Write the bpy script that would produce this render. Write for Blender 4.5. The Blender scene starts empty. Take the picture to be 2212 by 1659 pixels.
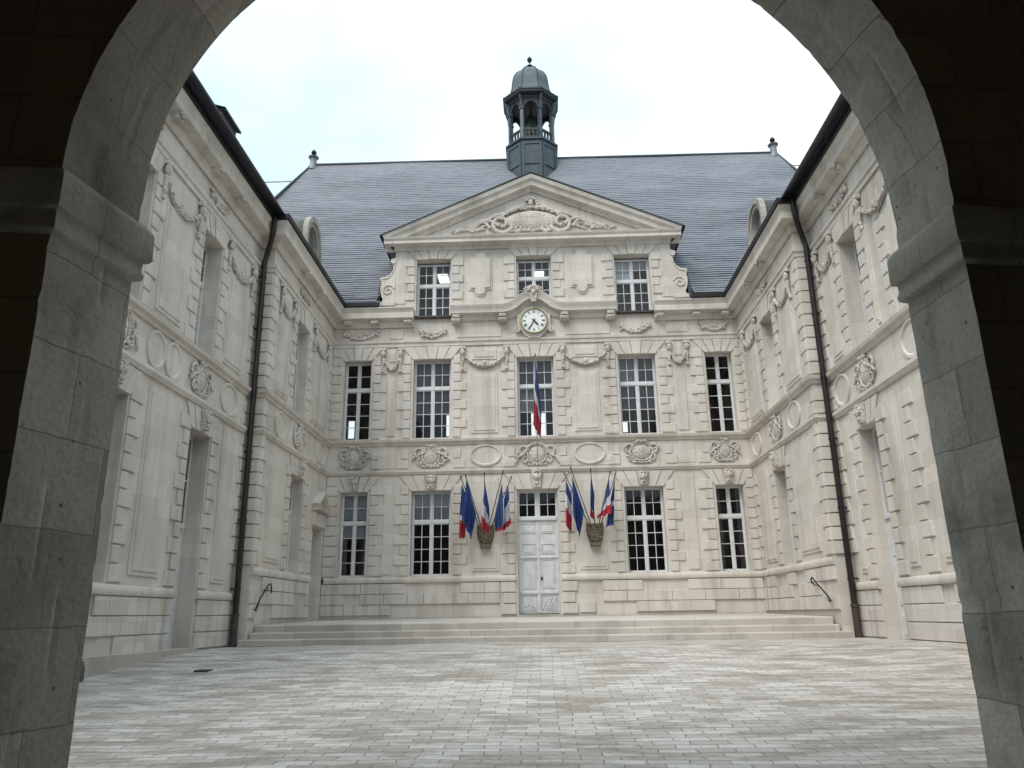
import bpy, bmesh, math, random
from mathutils import Vector, Matrix, noise
PI = math.pi
random.seed(7)
S = bpy.context.scene
COL = S.collection
# ------------------------------------------------------------------ camera
yaw, pitch, roll = (math.radians(a) for a in (1.9, 16.6, 0.9))
Fw = Vector((-math.sin(yaw)*math.cos(pitch), math.cos(yaw)*math.cos(pitch), math.sin(pitch)))
Rt = Vector((math.cos(yaw), math.sin(yaw), 0)); Up = Rt.cross(Fw)
R2 = Rt*math.cos(roll) - Up*math.sin(roll); U2 = Up*math.cos(roll) + Rt*math.sin(roll)
cd = bpy.data.cameras.new('camera'); cam = bpy.data.objects.new('camera', cd); COL.objects.link(cam)
m = Matrix((R2, U2, -Fw)).transposed().to_4x4(); cam.matrix_world = m
cd.sensor_width = 36; cd.lens = 1677/2212*36; cd.clip_start = 0.05; cd.clip_end = 4000
S.camera = cam
# ------------------------------------------------------------------ world, sun, exposure
SUN_EL, SUN_AZ = math.radians(52), math.radians(215)
W = bpy.data.worlds.new('World'); S.world = W; W.use_nodes = True
nt = W.node_tree; nt.nodes.clear()
def N(t, kind, **k):
    n = t.nodes.new(kind)
    for a, v in k.items(): setattr(n, a, v)
    return n
sky = N(nt, 'ShaderNodeTexSky', sky_type='NISHITA', sun_disc=False, sun_elevation=SUN_EL, sun_rotation=SUN_AZ, air_density=1.0, dust_density=3.0)
tc = N(nt, 'ShaderNodeTexCoord'); mp = N(nt, 'ShaderNodeMapping'); mp.inputs['Scale'].default_value = (1, 1, 1.6)
nz = N(nt, 'ShaderNodeTexNoise'); nz.inputs['Scale'].default_value = 1.3; nz.inputs['Detail'].default_value = 4
cr = N(nt, 'ShaderNodeValToRGB'); cr.color_ramp.elements[0].position = .38; cr.color_ramp.elements[1].position = .62
cr.color_ramp.elements[0].color = (5.8, 8.3, 9.3, 1); cr.color_ramp.elements[1].color = (12.5, 12.9, 13.1, 1)
mx = N(nt, 'ShaderNodeMixRGB'); mx.inputs[0].default_value = .82
bg = N(nt, 'ShaderNodeBackground'); bg.inputs['Strength'].default_value = 0.1
wo = N(nt, 'ShaderNodeOutputWorld')
L = nt.links.new
L(tc.outputs['Generated'], mp.inputs[0]); L(mp.outputs[0], nz.inputs['Vector']); L(nz.outputs['Fac'], cr.inputs[0])
sp = N(nt, 'ShaderNodeSeparateXYZ'); pw = N(nt, 'ShaderNodeMath', operation='POWER'); pw.inputs[1].default_value = 3; pw.use_clamp = True
mm_ = N(nt, 'ShaderNodeMath', operation='MULTIPLY_ADD'); mm_.inputs[1].default_value = 1.1; mm_.inputs[2].default_value = .72     # overcast sky: brightest overhead
vs_ = N(nt, 'ShaderNodeVectorMath', operation='SCALE'); L(tc.outputs['Generated'], sp.inputs[0]); L(sp.outputs['Z'], pw.inputs[0]); L(pw.outputs[0], mm_.inputs[0])
L(sky.outputs[0], mx.inputs[1]); L(cr.outputs[0], mx.inputs[2]); L(mx.outputs[0], vs_.inputs[0]); L(mm_.outputs[0], vs_.inputs['Scale']); L(vs_.outputs[0], bg.inputs[0]); L(bg.outputs[0], wo.inputs[0])
sd = bpy.data.lights.new('sun', 'SUN'); sun = bpy.data.objects.new('sun', sd); COL.objects.link(sun)
sd.energy = 1.5; sd.angle = math.radians(30); sd.color = (1, .96, .9)
sdir = Vector((math.sin(SUN_AZ)*math.cos(SUN_EL), math.cos(SUN_AZ)*math.cos(SUN_EL), math.sin(SUN_EL)))
sun.rotation_euler = sdir.to_track_quat('Z', 'Y').to_euler(); sun.location = (0, 0, 60)
S.view_settings.view_transform = 'Standard'; S.view_settings.look = 'None'; S.view_settings.gamma = 1
S.view_settings.exposure = 0.55
S.render.film_transparent = False

# ------------------------------------------------------------------ materials
def mat(name):
    mm = bpy.data.materials.new(name); mm.use_nodes = True; t = mm.node_tree
    return mm, t, t.nodes['Principled BSDF']
def rgb(c): return (c[0], c[1], c[2], 1)
def stone(name, c1, c2, mortar=None, bw=.95, bh=.345, msize=.008, zoff=0.0, stain=.35, sc=(0.12, 0.11, .09), rough=.85, bump=.25, wob=.02, iso=False, streak=0.0, carve=False, xy=False, fine=55, spots=0, edge=0.0):
    mm, t, b = mat(name)
    co = N(t, 'ShaderNodeTexCoord'); obj = co.outputs['Object']
    sep = N(t, 'ShaderNodeSeparateXYZ'); com = N(t, 'ShaderNodeCombineXYZ'); t.links.new(obj, sep.inputs[0])
    ad = N(t, 'ShaderNodeMath', operation='ADD'); t.links.new(sep.outputs['X'], ad.inputs[0])
    if xy: ad.inputs[1].default_value = 0
    else:
        mu = N(t, 'ShaderNodeMath', operation='MULTIPLY'); mu.inputs[1].default_value = 1.0
        t.links.new(sep.outputs['Y'], mu.inputs[0]); t.links.new(mu.outputs[0], ad.inputs[1])
    t.links.new(ad.outputs[0], com.inputs[0])
    az = N(t, 'ShaderNodeMath', operation='ADD'); az.inputs[1].default_value = zoff
    t.links.new(sep.outputs['Y' if xy else 'Z'], az.inputs[0]); t.links.new(az.outputs[0], com.inputs[1])
    # wobble
    wn = N(t, 'ShaderNodeTexNoise'); wn.inputs['Scale'].default_value = 2.2; wn.inputs['Detail'].default_value = 3; t.links.new(obj, wn.inputs['Vector'])
    ws = N(t, 'ShaderNodeVectorMath', operation='SCALE'); ws.inputs['Scale'].default_value = wob
    t.links.new(wn.outputs['Color'], ws.inputs[0])
    wa = N(t, 'ShaderNodeVectorMath', operation='ADD'); t.links.new(com.outputs[0], wa.inputs[0]); t.links.new(ws.outputs[0], wa.inputs[1])
    br = N(t, 'ShaderNodeTexBrick'); br.offset = .43; br.squash = 1.0
    br.inputs['Scale'].default_value = 1; br.inputs['Brick Width'].default_value = bw; br.inputs['Row Height'].default_value = bh
    br.inputs['Mortar Size'].default_value = msize; br.inputs['Mortar Smooth'].default_value = .3; br.inputs['Bias'].default_value = -.1
    mo = mortar or tuple(x*.7 for x in c1)
    br.inputs['Color1'].default_value = rgb(c1); br.inputs['Color2'].default_value = rgb(c2); br.inputs['Mortar'].default_value = rgb(mo)
    t.links.new(wa.outputs[0], br.inputs['Vector'])
    # stains
    n1 = N(t, 'ShaderNodeTexNoise'); n1.inputs['Scale'].default_value = .9; n1.inputs['Detail'].default_value = 8; n1.inputs['Roughness'].default_value = .62
    mpp = N(t, 'ShaderNodeMapping'); mpp.inputs['Scale'].default_value = (1.4, 1.4, 1.2) if iso else ((1, 1, .35) if not xy else (.55, 1.5, 1))
    if xy: n1.inputs['Scale'].default_value = 1.6
    t.links.new(obj, mpp.inputs[0]); t.links.new(mpp.outputs[0], n1.inputs['Vector'])
    r1 = N(t, 'ShaderNodeValToRGB'); r1.color_ramp.elements[0].position = .47; r1.color_ramp.elements[1].position = .75 if not xy else .6
    t.links.new(n1.outputs['Fac'], r1.inputs[0])
    f1 = N(t, 'ShaderNodeMath', operation='MULTIPLY'); f1.inputs[1].default_value = stain; t.links.new(r1.outputs[0], f1.inputs[0])
    m1 = N(t, 'ShaderNodeMixRGB'); m1.inputs[2].default_value = rgb(sc); t.links.new(f1.outputs[0], m1.inputs[0]); t.links.new(br.outputs['Color'], m1.inputs[1])
    n2 = N(t, 'ShaderNodeTexNoise'); n2.inputs['Scale'].default_value = fine; n2.inputs['Detail'].default_value = 6; t.links.new(obj, n2.inputs['Vector'])
    m2 = N(t, 'ShaderNodeMixRGB', blend_type='MULTIPLY'); m2.inputs[0].default_value = .35
    r2 = N(t, 'ShaderNodeValToRGB'); r2.color_ramp.elements[0].color = (.55, .55, .55, 1); r2.color_ramp.elements[0].position = .3; r2.color_ramp.elements[1].position = .6
    t.links.new(n2.outputs['Fac'], r2.inputs[0]); t.links.new(m1.outputs[0], m2.inputs[1]); t.links.new(r2.outputs[0], m2.inputs[2])
    last = m2.outputs[0]
    if streak:      # rain-washed grime running down the wall
        n5 = N(t, 'ShaderNodeTexNoise'); n5.inputs['Scale'].default_value = 1.0; n5.inputs['Detail'].default_value = 5; m5 = N(t, 'ShaderNodeMapping'); m5.inputs['Scale'].default_value = (3.2, 3.2, .22)
        t.links.new(obj, m5.inputs[0]); t.links.new(m5.outputs[0], n5.inputs['Vector'])
        r5 = N(t, 'ShaderNodeValToRGB'); r5.color_ramp.elements[0].position = .52; r5.color_ramp.elements[1].position = .72; t.links.new(n5.outputs['Fac'], r5.inputs[0])
        f5 = N(t, 'ShaderNodeMath', operation='MULTIPLY'); f5.inputs[1].default_value = streak; t.links.new(r5.outputs[0], f5.inputs[0])
        x5 = N(t, 'ShaderNodeMixRGB'); x5.inputs[2].default_value = (.24, .21, .175, 1); t.links.new(f5.outputs[0], x5.inputs[0]); t.links.new(last, x5.inputs[1]); last = x5.outputs[0]
    if spots:
        v = N(t, 'ShaderNodeTexVoronoi'); v.inputs['Scale'].default_value = 9; t.links.new(obj, v.inputs['Vector'])
        r3 = N(t, 'ShaderNodeValToRGB'); r3.color_ramp.elements[0].position = .05; r3.color_ramp.elements[1].position = .13
        r3.color_ramp.elements[0].color = (.18, .17, .15, 1); t.links.new(v.outputs['Distance'], r3.inputs[0])
        n4 = N(t, 'ShaderNodeTexNoise'); n4.inputs['Scale'].default_value = 2.1; t.links.new(obj, n4.inputs['Vector'])
        r4 = N(t, 'ShaderNodeValToRGB'); r4.color_ramp.elements[0].position = .5; r4.color_ramp.elements[1].position = .6; t.links.new(n4.outputs['Fac'], r4.inputs[0])
        f4 = N(t, 'ShaderNodeMath', operation='MULTIPLY'); f4.inputs[1].default_value = spots; t.links.new(r4.outputs[0], f4.inputs[0])
        m3 = N(t, 'ShaderNodeMixRGB', blend_type='MULTIPLY'); t.links.new(f4.outputs[0], m3.inputs[0]); t.links.new(last, m3.inputs[1]); t.links.new(r3.outputs[0], m3.inputs[2]); last = m3.outputs[0]
    t.links.new(last, b.inputs['Base Color']); b.inputs['Roughness'].default_value = rough
    b.inputs['Specular IOR Level'].default_value = .25
    bm_ = N(t, 'ShaderNodeBump'); bm_.inputs['Strength'].default_value = bump; bm_.inputs['Distance'].default_value = .02
    am = N(t, 'ShaderNodeMath', operation='ADD'); t.links.new(n2.outputs['Fac'], am.inputs[0])
    fm = N(t, 'ShaderNodeMath', operation='MULTIPLY'); fm.inputs[1].default_value = -1.0; t.links.new(br.outputs['Fac'], fm.inputs[0]); t.links.new(fm.outputs[0], am.inputs[1])
    a2 = N(t, 'ShaderNodeMath', operation='ADD'); t.links.new(am.outputs[0], a2.inputs[0])
    if not iso: t.links.new(n1.outputs['Fac'], a2.inputs[1])
    else:
        n6 = N(t, 'ShaderNodeTexNoise'); n6.inputs['Scale'].default_value = 6; n6.inputs['Detail'].default_value = 6; t.links.new(obj, n6.inputs['Vector']); t.links.new(n6.outputs['Fac'], a2.inputs[1])
    if carve:       # chiselled leaf-like undercuts
        v6 = N(t, 'ShaderNodeTexVoronoi', feature='DISTANCE_TO_EDGE'); v6.inputs['Scale'].default_value = 7.5; t.links.new(wa.outputs[0], v6.inputs['Vector'])
        c6 = N(t, 'ShaderNodeMath', operation='MULTIPLY', use_clamp=True); c6.inputs[1].default_value = 9; t.links.new(v6.outputs['Distance'], c6.inputs[0])
        g6 = N(t, 'ShaderNodeMath', operation='MULTIPLY'); g6.inputs[1].default_value = 1.3; t.links.new(c6.outputs[0], g6.inputs[0])
        h6 = N(t, 'ShaderNodeMath', operation='ADD'); t.links.new(a2.outputs[0], h6.inputs[0]); t.links.new(g6.outputs[0], h6.inputs[1]); a2 = h6
    t.links.new(a2.outputs[0], bm_.inputs['Height']); t.links.new(bm_.outputs[0], b.inputs['Normal'])
    return mm
def paint(name, c, rough=.5, metal=0, var=.15, scale=6, bump=.05, spec=.5):
    mm, t, b = mat(name)
    co = N(t, 'ShaderNodeTexCoord'); n1 = N(t, 'ShaderNodeTexNoise'); n1.inputs['Scale'].default_value = scale; n1.inputs['Detail'].default_value = 6
    t.links.new(co.outputs['Object'], n1.inputs['Vector'])
    r = N(t, 'ShaderNodeValToRGB'); r.color_ramp.elements[0].position = .3; r.color_ramp.elements[1].position = .7
    r.color_ramp.elements[0].color = rgb(tuple(x*(1-var) for x in c)); r.color_ramp.elements[1].color = rgb(tuple(min(1, x*(1+var)) for x in c))
    t.links.new(n1.outputs['Fac'], r.inputs[0]); t.links.new(r.outputs[0], b.inputs['Base Color'])
    b.inputs['Roughness'].default_value = rough; b.inputs['Metallic'].default_value = metal; b.inputs['Specular IOR Level'].default_value = spec
    bm_ = N(t, 'ShaderNodeBump'); bm_.inputs['Strength'].default_value = bump; bm_.inputs['Distance'].default_value = .02
    t.links.new(n1.outputs['Fac'], bm_.inputs['Height']); t.links.new(bm_.outputs[0], b.inputs['Normal'])
    return mm
M = {}
M['stone'] = stone('limestone', (.675, .63, .575), (.585, .54, .485), (.49, .45, .40), msize=.003, stain=.30, streak=.30)
M['stone_low'] = stone('plinth_limestone', (.675, .635, .59), (.575, .525, .475), (.48, .44, .395), bw=.8, bh=.38, msize=.003, stain=.35, streak=.5)
M['carved'] = stone('carved_limestone', (.655, .605, .555), (.63, .58, .53), (.63, .58, .53), msize=.0, stain=.38, bump=.75, fine=24, carve=True, streak=.3)
M['step'] = stone('step_stone', (.54, .50, .455), (.44, .40, .355), (.3, .28, .25), bw=1.5, bh=5, msize=.008, stain=.45, bump=.2)
M['arch'] = stone('weathered_limestone', (.62, .59, .53), (.40, .375, .325), (.33, .305, .26), bw=.83, bh=.47, msize=.005, stain=.85, sc=(.17, .16, .13), bump=.28, spots=1.0, fine=30, wob=.05, iso=True)
M['dormer'] = stone('dormer_limestone', (.40, .385, .35), (.33, .315, .285), (.24, .22, .2), stain=.6, bump=.4, iso=True)
M['vault'] = stone('dark_brown_passage_stone', (.38, .32, .235), (.34, .285, .21), (.27, .22, .16), bw=.8, bh=.4, stain=.5, sc=(.05, .045, .03))  # darker and browner than the arch stone, with blackish mottling
M['pave'] = stone('courtyard_paving', (.60, .57, .545), (.38, .345, .31), (.22, .20, .175), bw=.38, bh=.155, msize=.007, stain=.75, sc=(.26, .225, .185), rough=.5, xy=True, bump=.8, fine=16, wob=.13)
M['render'] = paint('rendered_ground', (.33, .32, .30), .9)
M['slate'] = stone('slate', (.19, .20, .228), (.162, .171, .20), (.11, .118, .14), bw=.24, bh=.13, msize=.004, stain=.3, sc=(.19, .18, .18), rough=.5, bump=.4, fine=26, iso=True)
M['slate_old'] = stone('mossy_slate', (.09, .09, .095), (.06, .065, .07), (.03, .03, .03), bw=.2, bh=.12, stain=.8, sc=(.16, .18, .12), rough=.8)
M['zinc'] = paint('blue_grey_lead', (.042, .060, .073), .45, .2, .3, 3, .1)
M['zinc_dk'] = paint('dark_lead', (.018, .023, .028), .5, .2, .3, 3, .1)
M['lead_light'] = paint('pale_lead_flashing', (.14, .16, .18), .5, .2, .25, 4)
M['gutter'] = paint('black_gutter_metal', (.014, .013, .016), .45, .3, .3, 3)
M['pipe'] = paint('dark_brown_pipe', (.022, .019, .019), .4, .3, .3, 3)
M['pipe_foot'] = paint('rusty_cast_iron', (.06, .045, .042), .6, .2, .3, 5)
M['iron'] = paint('black_wrought_iron', (.012, .012, .013), .5, .6)
M['wood'] = paint('grey_painted_wood', (.60, .61, .62), .45, 0, .08, 5)
M['door'] = paint('pale_grey_painted_door', (.60, .605, .61), .5, 0, .12, 4)
M['blind'] = paint('pale_roller_blind', (.42, .45, .47), .9, 0, .04)
M['curtain'] = paint('grey_net_curtain', (.21, .205, .225), .95, 0, .1, 2)
M['room'] = paint('shaded_room_tone', (.035, .034, .035), .9)  # near black throughout: indoor shade put into the wall colour
M['room_pale'] = paint('lamplit_attic_tone', (.34, .34, .35), .9)  # paler than the rooms below: lamp light put into the wall colour
M['bell'] = paint('bell_bronze', (.035, .05, .035), .4, .6)
M['bracket'] = paint('mossy_bronze', (.13, .11, .07), .8, .1, .5, 14, .8)
M['blue'] = paint('flag_blue', (.025, .055, .19), .8, 0, .2, 9)
M['eu'] = paint('flag_deep_blue', (.012, .04, .17), .8, 0, .3, 9)
M['white'] = paint('flag_white', (.55, .55, .60), .8, 0, .08, 9)
M['red'] = paint('flag_red', (.36, .02, .035), .8, 0, .2, 9)
M['pole'] = paint('flag_pole_wood', (.32, .31, .29), .5)
M['pole_dk'] = paint('dark_flag_pole', (.05, .04, .035), .5)
M['face'] = paint('white_enamel', (.75, .77, .76), .3, 0, .04, 3)
M['gold'] = paint('dull_gilt', (.34, .29, .17), .5, .3, .2, 8)
M['black'] = paint('black_enamel', (.012, .012, .014), .4)
M['dirt'] = paint('dark_drain', (.05, .05, .05), .8)
# glass
g, t, b = mat('window_glass'); t.nodes.remove(b)
tr = N(t, 'ShaderNodeBsdfTransparent'); tr.inputs[0].default_value = (.82, .84, .86, 1); gl = N(t, 'ShaderNodeBsdfGlossy'); gl.inputs['Roughness'].default_value = .04
fr = N(t, 'ShaderNodeFresnel'); fr.inputs['IOR'].default_value = 1.5; mxs = N(t, 'ShaderNodeMixShader')
gn = N(t, 'ShaderNodeTexNoise'); gn.inputs['Scale'].default_value = 1.7; gc = N(t, 'ShaderNodeTexCoord'); gb = N(t, 'ShaderNodeBump'); gb.inputs['Strength'].default_value = .15; gb.inputs['Distance'].default_value = .03
t.links.new(gc.outputs['Object'], gn.inputs['Vector']); t.links.new(gn.outputs['Fac'], gb.inputs['Height']); t.links.new(gb.outputs[0], gl.inputs['Normal'])
t.links.new(fr.outputs[0], mxs.inputs[0]); t.links.new(tr.outputs[0], mxs.inputs[1]); t.links.new(gl.outputs[0], mxs.inputs[2]); t.links.new(mxs.outputs[0], t.nodes['Material Output'].inputs['Surface'])
M['glass'] = g
lm, t, b = mat('lit_ceiling_panel'); b.inputs['Emission Color'].default_value = (1, .98, .92, 1); b.inputs['Emission Strength'].default_value = 1.6; M['lamp'] = lm

# ------------------------------------------------------------------ mesh helpers
class MB:
    def __init__(s): s.v = []; s.f = []; s.mi = []; s.cur = 0
    def add(s, vs, fs):
        o = len(s.v); s.v += [tuple(v) for v in vs]
        for f in fs: s.f.append(tuple(i+o for i in f)); s.mi.append(s.cur)
    def box(s, x0, x1, y0, y1, z0, z1, ch=0.0, open_back=False):
        """y0 is the front (towards the courtyard); ch bevels the front edges"""
        if x0 > x1: x0, x1 = x1, x0
        if y0 > y1: y0, y1 = y1, y0
        if z0 > z1: z0, z1 = z1, z0
        if ch:
            vs = [(x0, y1, z0), (x1, y1, z0), (x1, y1, z1), (x0, y1, z1), (x0, y0+ch, z0), (x1, y0+ch, z0), (x1, y0+ch, z1), (x0, y0+ch, z1),
                  (x0+ch, y0, z0+ch), (x1-ch, y0, z0+ch), (x1-ch, y0, z1-ch), (x0+ch, y0, z1-ch)]
            fs = [(0, 1, 5, 4), (1, 2, 6, 5), (2, 3, 7, 6), (3, 0, 4, 7), (4, 5, 9, 8), (5, 6, 10, 9), (6, 7, 11, 10), (7, 4, 8, 11), (8, 9, 10, 11)]
            if not open_back: fs.append((3, 2, 1, 0))
        else:
            vs = [(x0, y1, z0), (x1, y1, z0), (x1, y1, z1), (x0, y1, z1), (x0, y0, z0), (x1, y0, z0), (x1, y0, z1), (x0, y0, z1)]
            fs = [(0, 1, 5, 4), (1, 2, 6, 5), (2, 3, 7, 6), (3, 0, 4, 7), (4, 5, 6, 7)]
            if not open_back: fs.append((3, 2, 1, 0))
        s.add(vs, fs)
    def prism(s, pts, y0, y1):
        """polygon pts (x,z) extruded in y"""
        n = len(pts)
        s.add([(p[0], y0, p[1]) for p in pts]+[(p[0], y1, p[1]) for p in pts],
              [tuple(range(n)), tuple(reversed(range(n, 2*n)))]+[(i, (i+1) % n, (i+1) % n+n, i+n) for i in range(n)])
    def tube(s, pts, rad, seg=8, sy=1.0, cap=True):
        pts = [Vector(p) for p in pts]; n = len(pts); rs = rad if isinstance(rad, (list, tuple)) else [rad]*n
        vs = []; fs = []
        for i, p in enumerate(pts):
            d = (pts[min(i+1, n-1)]-pts[max(i-1, 0)]).normalized()
            a = Vector((0, 1, 0)) if abs(d.y) < .9 else Vector((1, 0, 0))
            u = d.cross(a).normalized(); w = u.cross(d).normalized()
            for k in range(seg):
                an = 2*PI*k/seg; q = p+u*math.cos(an)*rs[i]+w*math.sin(an)*rs[i]*sy
                vs.append(q)
        for i in range(n-1):
            for k in range(seg): fs.append((i*seg+k, i*seg+(k+1) % seg, (i+1)*seg+(k+1) % seg, (i+1)*seg+k))
        if cap: fs.append(tuple(reversed(range(seg)))); fs.append(tuple((n-1)*seg+k for k in range(seg)))
        s.add(vs, fs)
    def blob(s, c, r, seg=8, rings=5, jit=0.0, rot=0.0):
        vs = []; fs = []
        for i in range(rings+1):
            th = PI*i/rings
            for k in range(seg):
                ph = 2*PI*k/seg; d = Vector((math.sin(th)*math.cos(ph), math.sin(th)*math.sin(ph), math.cos(th)))
                j = 1+random.uniform(-jit, jit)
                x = d.x*r[0]*j; z = d.z*r[2]*j
                vs.append((c[0]+x*math.cos(rot)-z*math.sin(rot), c[1]+d.y*r[1]*j, c[2]+x*math.sin(rot)+z*math.cos(rot)))
        for i in range(rings):
            for k in range(seg): fs.append((i*seg+k, i*seg+(k+1) % seg, (i+1)*seg+(k+1) % seg, (i+1)*seg+k))
        s.add(vs, fs)
    def lathe(s, prof, c=(0, 0), seg=16, rot=0.0, cap=True):
        vs = []; fs = []
        for r, z in prof:
            for k in range(seg):
                a = rot+2*PI*k/seg; vs.append((c[0]+r*math.cos(a), c[1]+r*math.sin(a), z))
        for i in range(len(prof)-1):
            for k in range(seg): fs.append((i*seg+k, i*seg+(k+1) % seg, (i+1)*seg+(k+1) % seg, (i+1)*seg+k))
        if cap: fs.append(tuple(reversed(range(seg)))); fs.append(tuple((len(prof)-1)*seg+k for k in range(seg)))
        s.add(vs, fs)
    def build(s, name, mats, parent=None, smooth=None, recalc=True):
        me = bpy.data.meshes.new(name); me.from_pydata(s.v, [], s.f)
        ms = mats if isinstance(mats, (list, tuple)) else [mats]
        for x in ms: me.materials.append(x)
        for p, i in zip(me.polygons, s.mi): p.material_index = i
        if recalc:
            bb = bmesh.new(); bb.from_mesh(me); bmesh.ops.recalc_face_normals(bb, faces=bb.faces); bb.to_mesh(me); bb.free()
        if smooth is not None:
            me.shade_smooth(); me.set_sharp_from_angle(angle=math.radians(smooth))
        o = bpy.data.objects.new(name, me); COL.objects.link(o)
        if parent: o.parent = parent
        return o
def tag(o, label=None, cat=None, group=None, kind=None):
    if label: o['label'] = label
    if cat: o['category'] = cat
    if group: o['group'] = group
    if kind: o['kind'] = kind
    return o
def empty(name, loc, rz, label, cat, group=None):
    e = bpy.data.objects.new(name, None); COL.objects.link(e); e.location = loc; e.rotation_euler = (0, 0, rz); e.empty_display_size = .3
    return tag(e, label, cat, group)
def copy_tree(o, parent=None, loc=None):
    c = o.copy(); COL.objects.link(c)
    if parent: c.parent = parent
    if loc is not None: c.location = loc
    for ch in list(o.children): copy_tree(ch, c)
    return c
def sweep(mb, path, prof, closed_prof=True, side=1, caps=(True, True), ends=None):
    """path: plan points (x,y); prof: (n, z), n measured to the right*side of travel; mitred"""
    P = [Vector(p) for p in path]; n = len(P); k = len(prof); vs = []
    for i, p in enumerate(P):
        d0 = (P[i]-P[i-1]).normalized() if i else None; d1 = (P[i+1]-P[i]).normalized() if i < n-1 else None
        if ends and i == 0 and ends[0] is not None: d0 = Vector(ends[0]).normalized()
        if ends and i == n-1 and ends[1] is not None: d1 = Vector(ends[1]).normalized()
        if d0 is None: d0 = d1
        if d1 is None: d1 = d0
        n0 = Vector((d0.y, -d0.x))*side; n1 = Vector((d1.y, -d1.x))*side
        mvec = (n0+n1).normalized(); sc = 1/max(.2, mvec.dot(n0))
        for a, z in prof: vs.append((p.x+mvec.x*a*sc, p.y+mvec.y*a*sc, z))
    fs = []
    for i in range(n-1):
        for j in range(k if closed_prof else k-1): fs.append((i*k+j, i*k+(j+1) % k, (i+1)*k+(j+1) % k, (i+1)*k+j))
    if caps[0]: fs.append(tuple(range(k)))
    if caps[1]: fs.append(tuple(reversed([(n-1)*k+j for j in range(k)])))
    mb.add(vs, fs)
def sweep_xz(mb, path, prof, yb=0.0):
    """path in (x,z) plane; prof: (out (towards -y), up-normal offset)"""
    P = [Vector(p) for p in path]; n = len(P); k = len(prof); vs = []
    for i, p in enumerate(P):
        d0 = (P[i]-P[i-1]).normalized() if i else (P[1]-P[0]).normalized(); d1 = (P[i+1]-P[i]).normalized() if i < n-1 else d0
        n0 = Vector((-d0.y, d0.x)); n1 = Vector((-d1.y, d1.x)); mv = (n0+n1).normalized(); sc = 1/max(.3, mv.dot(n0))
        for a, h in prof: vs.append((p.x+mv.x*h*sc, yb-a, p.y+mv.y*h*sc))
    fs = []
    for i in range(n-1):
        for j in range(k): fs.append((i*k+j, i*k+(j+1) % k, (i+1)*k+(j+1) % k, (i+1)*k+j))
    fs.append(tuple(range(k))); fs.append(tuple(reversed([(n-1)*k+j for j in range(k)])))
    mb.add(vs, fs)
def wall(mb, x0, x1, z0, z1, yf, ops, depth=.34):
    """front sheet with openings (x0,x1,z0,z1) and their reveals"""
    xs = sorted({x0, x1}|{v for o in ops for v in o[:2]}); zs = sorted({z0, z1}|{v for o in ops for v in o[2:4]})
    for i in range(len(xs)-1):
        for j in range(len(zs)-1):
            cx, cz = (xs[i]+xs[i+1])/2, (zs[j]+zs[j+1])/2
            if not (x0 <= cx <= x1 and z0 <= cz <= z1): continue
            if any(o[0] < cx < o[1] and o[2] < cz < o[3] for o in ops): continue
            mb.add([(xs[i], yf, zs[j]), (xs[i+1], yf, zs[j]), (xs[i+1], yf, zs[j+1]), (xs[i], yf, zs[j+1])], [(0, 1, 2, 3)])
    for a, b_, c, d in [o[:4] for o in ops]:
        y1 = yf+depth
        mb.add([(a, yf, c), (b_, yf, c), (b_, yf, d), (a, yf, d), (a, y1, c), (b_, y1, c), (b_, y1, d), (a, y1, d)], [(0, 1, 5, 4), (1, 2, 6, 5), (2, 3, 7, 6), (3, 0, 4, 7)])

class Parts:
    """every shape added becomes a part of its own under the parent"""
    def __init__(s, parent, name, material): s.p = parent; s.n = name; s.m = material
    def commit(s, mb, name=None): return mb.build(name or s.n, s.m, s.p)
    def box(s, *a, **k): mb = MB(); mb.box(*a, **k); return s.commit(mb)
    def prism(s, *a, **k): mb = MB(); mb.prism(*a, **k); return s.commit(mb)
# ---- stonework vocabulary, local frame: x along the wall, y into the wall, z up
BH = .345
def quoin(mb, x, dirn, z0, rows, yf, lw=.50, sw=.28, first=0, gap=.030, out=.042):
    """blocks toothing out from x in direction dirn, alternately long and short"""
    pm = mb; mb = MB()
    for k in range(rows):
        w = lw if (k+first) % 2 == 0 else sw
        a, b_ = (x, x+dirn*w)
        o = out+random.uniform(-.004, .004)
        mb.box(min(a, b_), max(a, b_), yf-o, yf, z0+k*BH+gap/2, z0+(k+1)*BH-gap/2, ch=.012, open_back=True)
    pm.commit(mb, 'quoin_pattern')
def voussoirs(mb, xa, xb, z0, z1, yf, n=5, splay=.42, out=.042, key=True):
    pm = mb; mb = MB()
    for i in range(n):
        t0, t1 = i/n, (i+1)/n; g = .012
        b0, b1 = xa-.02+(xb-xa+.04)*t0+g, xa-.02+(xb-xa+.04)*t1-g
        u0, u1 = xa-splay+(xb-xa+2*splay)*t0+g, xa-splay+(xb-xa+2*splay)*t1-g
        dz = .02 if i % 2 else 0
        mb.prism([(b0, z0), (b1, z0), (u1, z1-.01), (u0, z1-.01)], yf-out-(.03 if (i == n//2 and key) else dz*.5), yf)
    pm.commit(mb, 'flat_arch')
def mascaron(parent, x, z, yf, h=.5, name='keystone_carving'):
    mb = MB(); st = random.getstate(); random.seed(int(x*100)+5)
    mb.prism([(x-.17, z+h), (x+.17, z+h), (x+.12, z-.02), (x-.12, z-.02)], yf-.10, yf-.002)
    mb.blob((x, yf-.12, z+h*.55), (.10, .07, .14), jit=.08); mb.blob((x, yf-.18, z+h*.5), (.03, .04, .05))
    for sx in (-1, 1):
        mb.blob((x+sx*.10, yf-.11, z+h*.62), (.05, .05, .10), jit=.15); mb.blob((x+sx*.05, yf-.13, z+h*.85), (.06, .05, .05), jit=.2)
    mb.blob((x, yf-.11, z+h*.2), (.07, .05, .07), jit=.15)
    random.setstate(st)
    return mb.build(name, M['carved'], parent, smooth=50)
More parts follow.
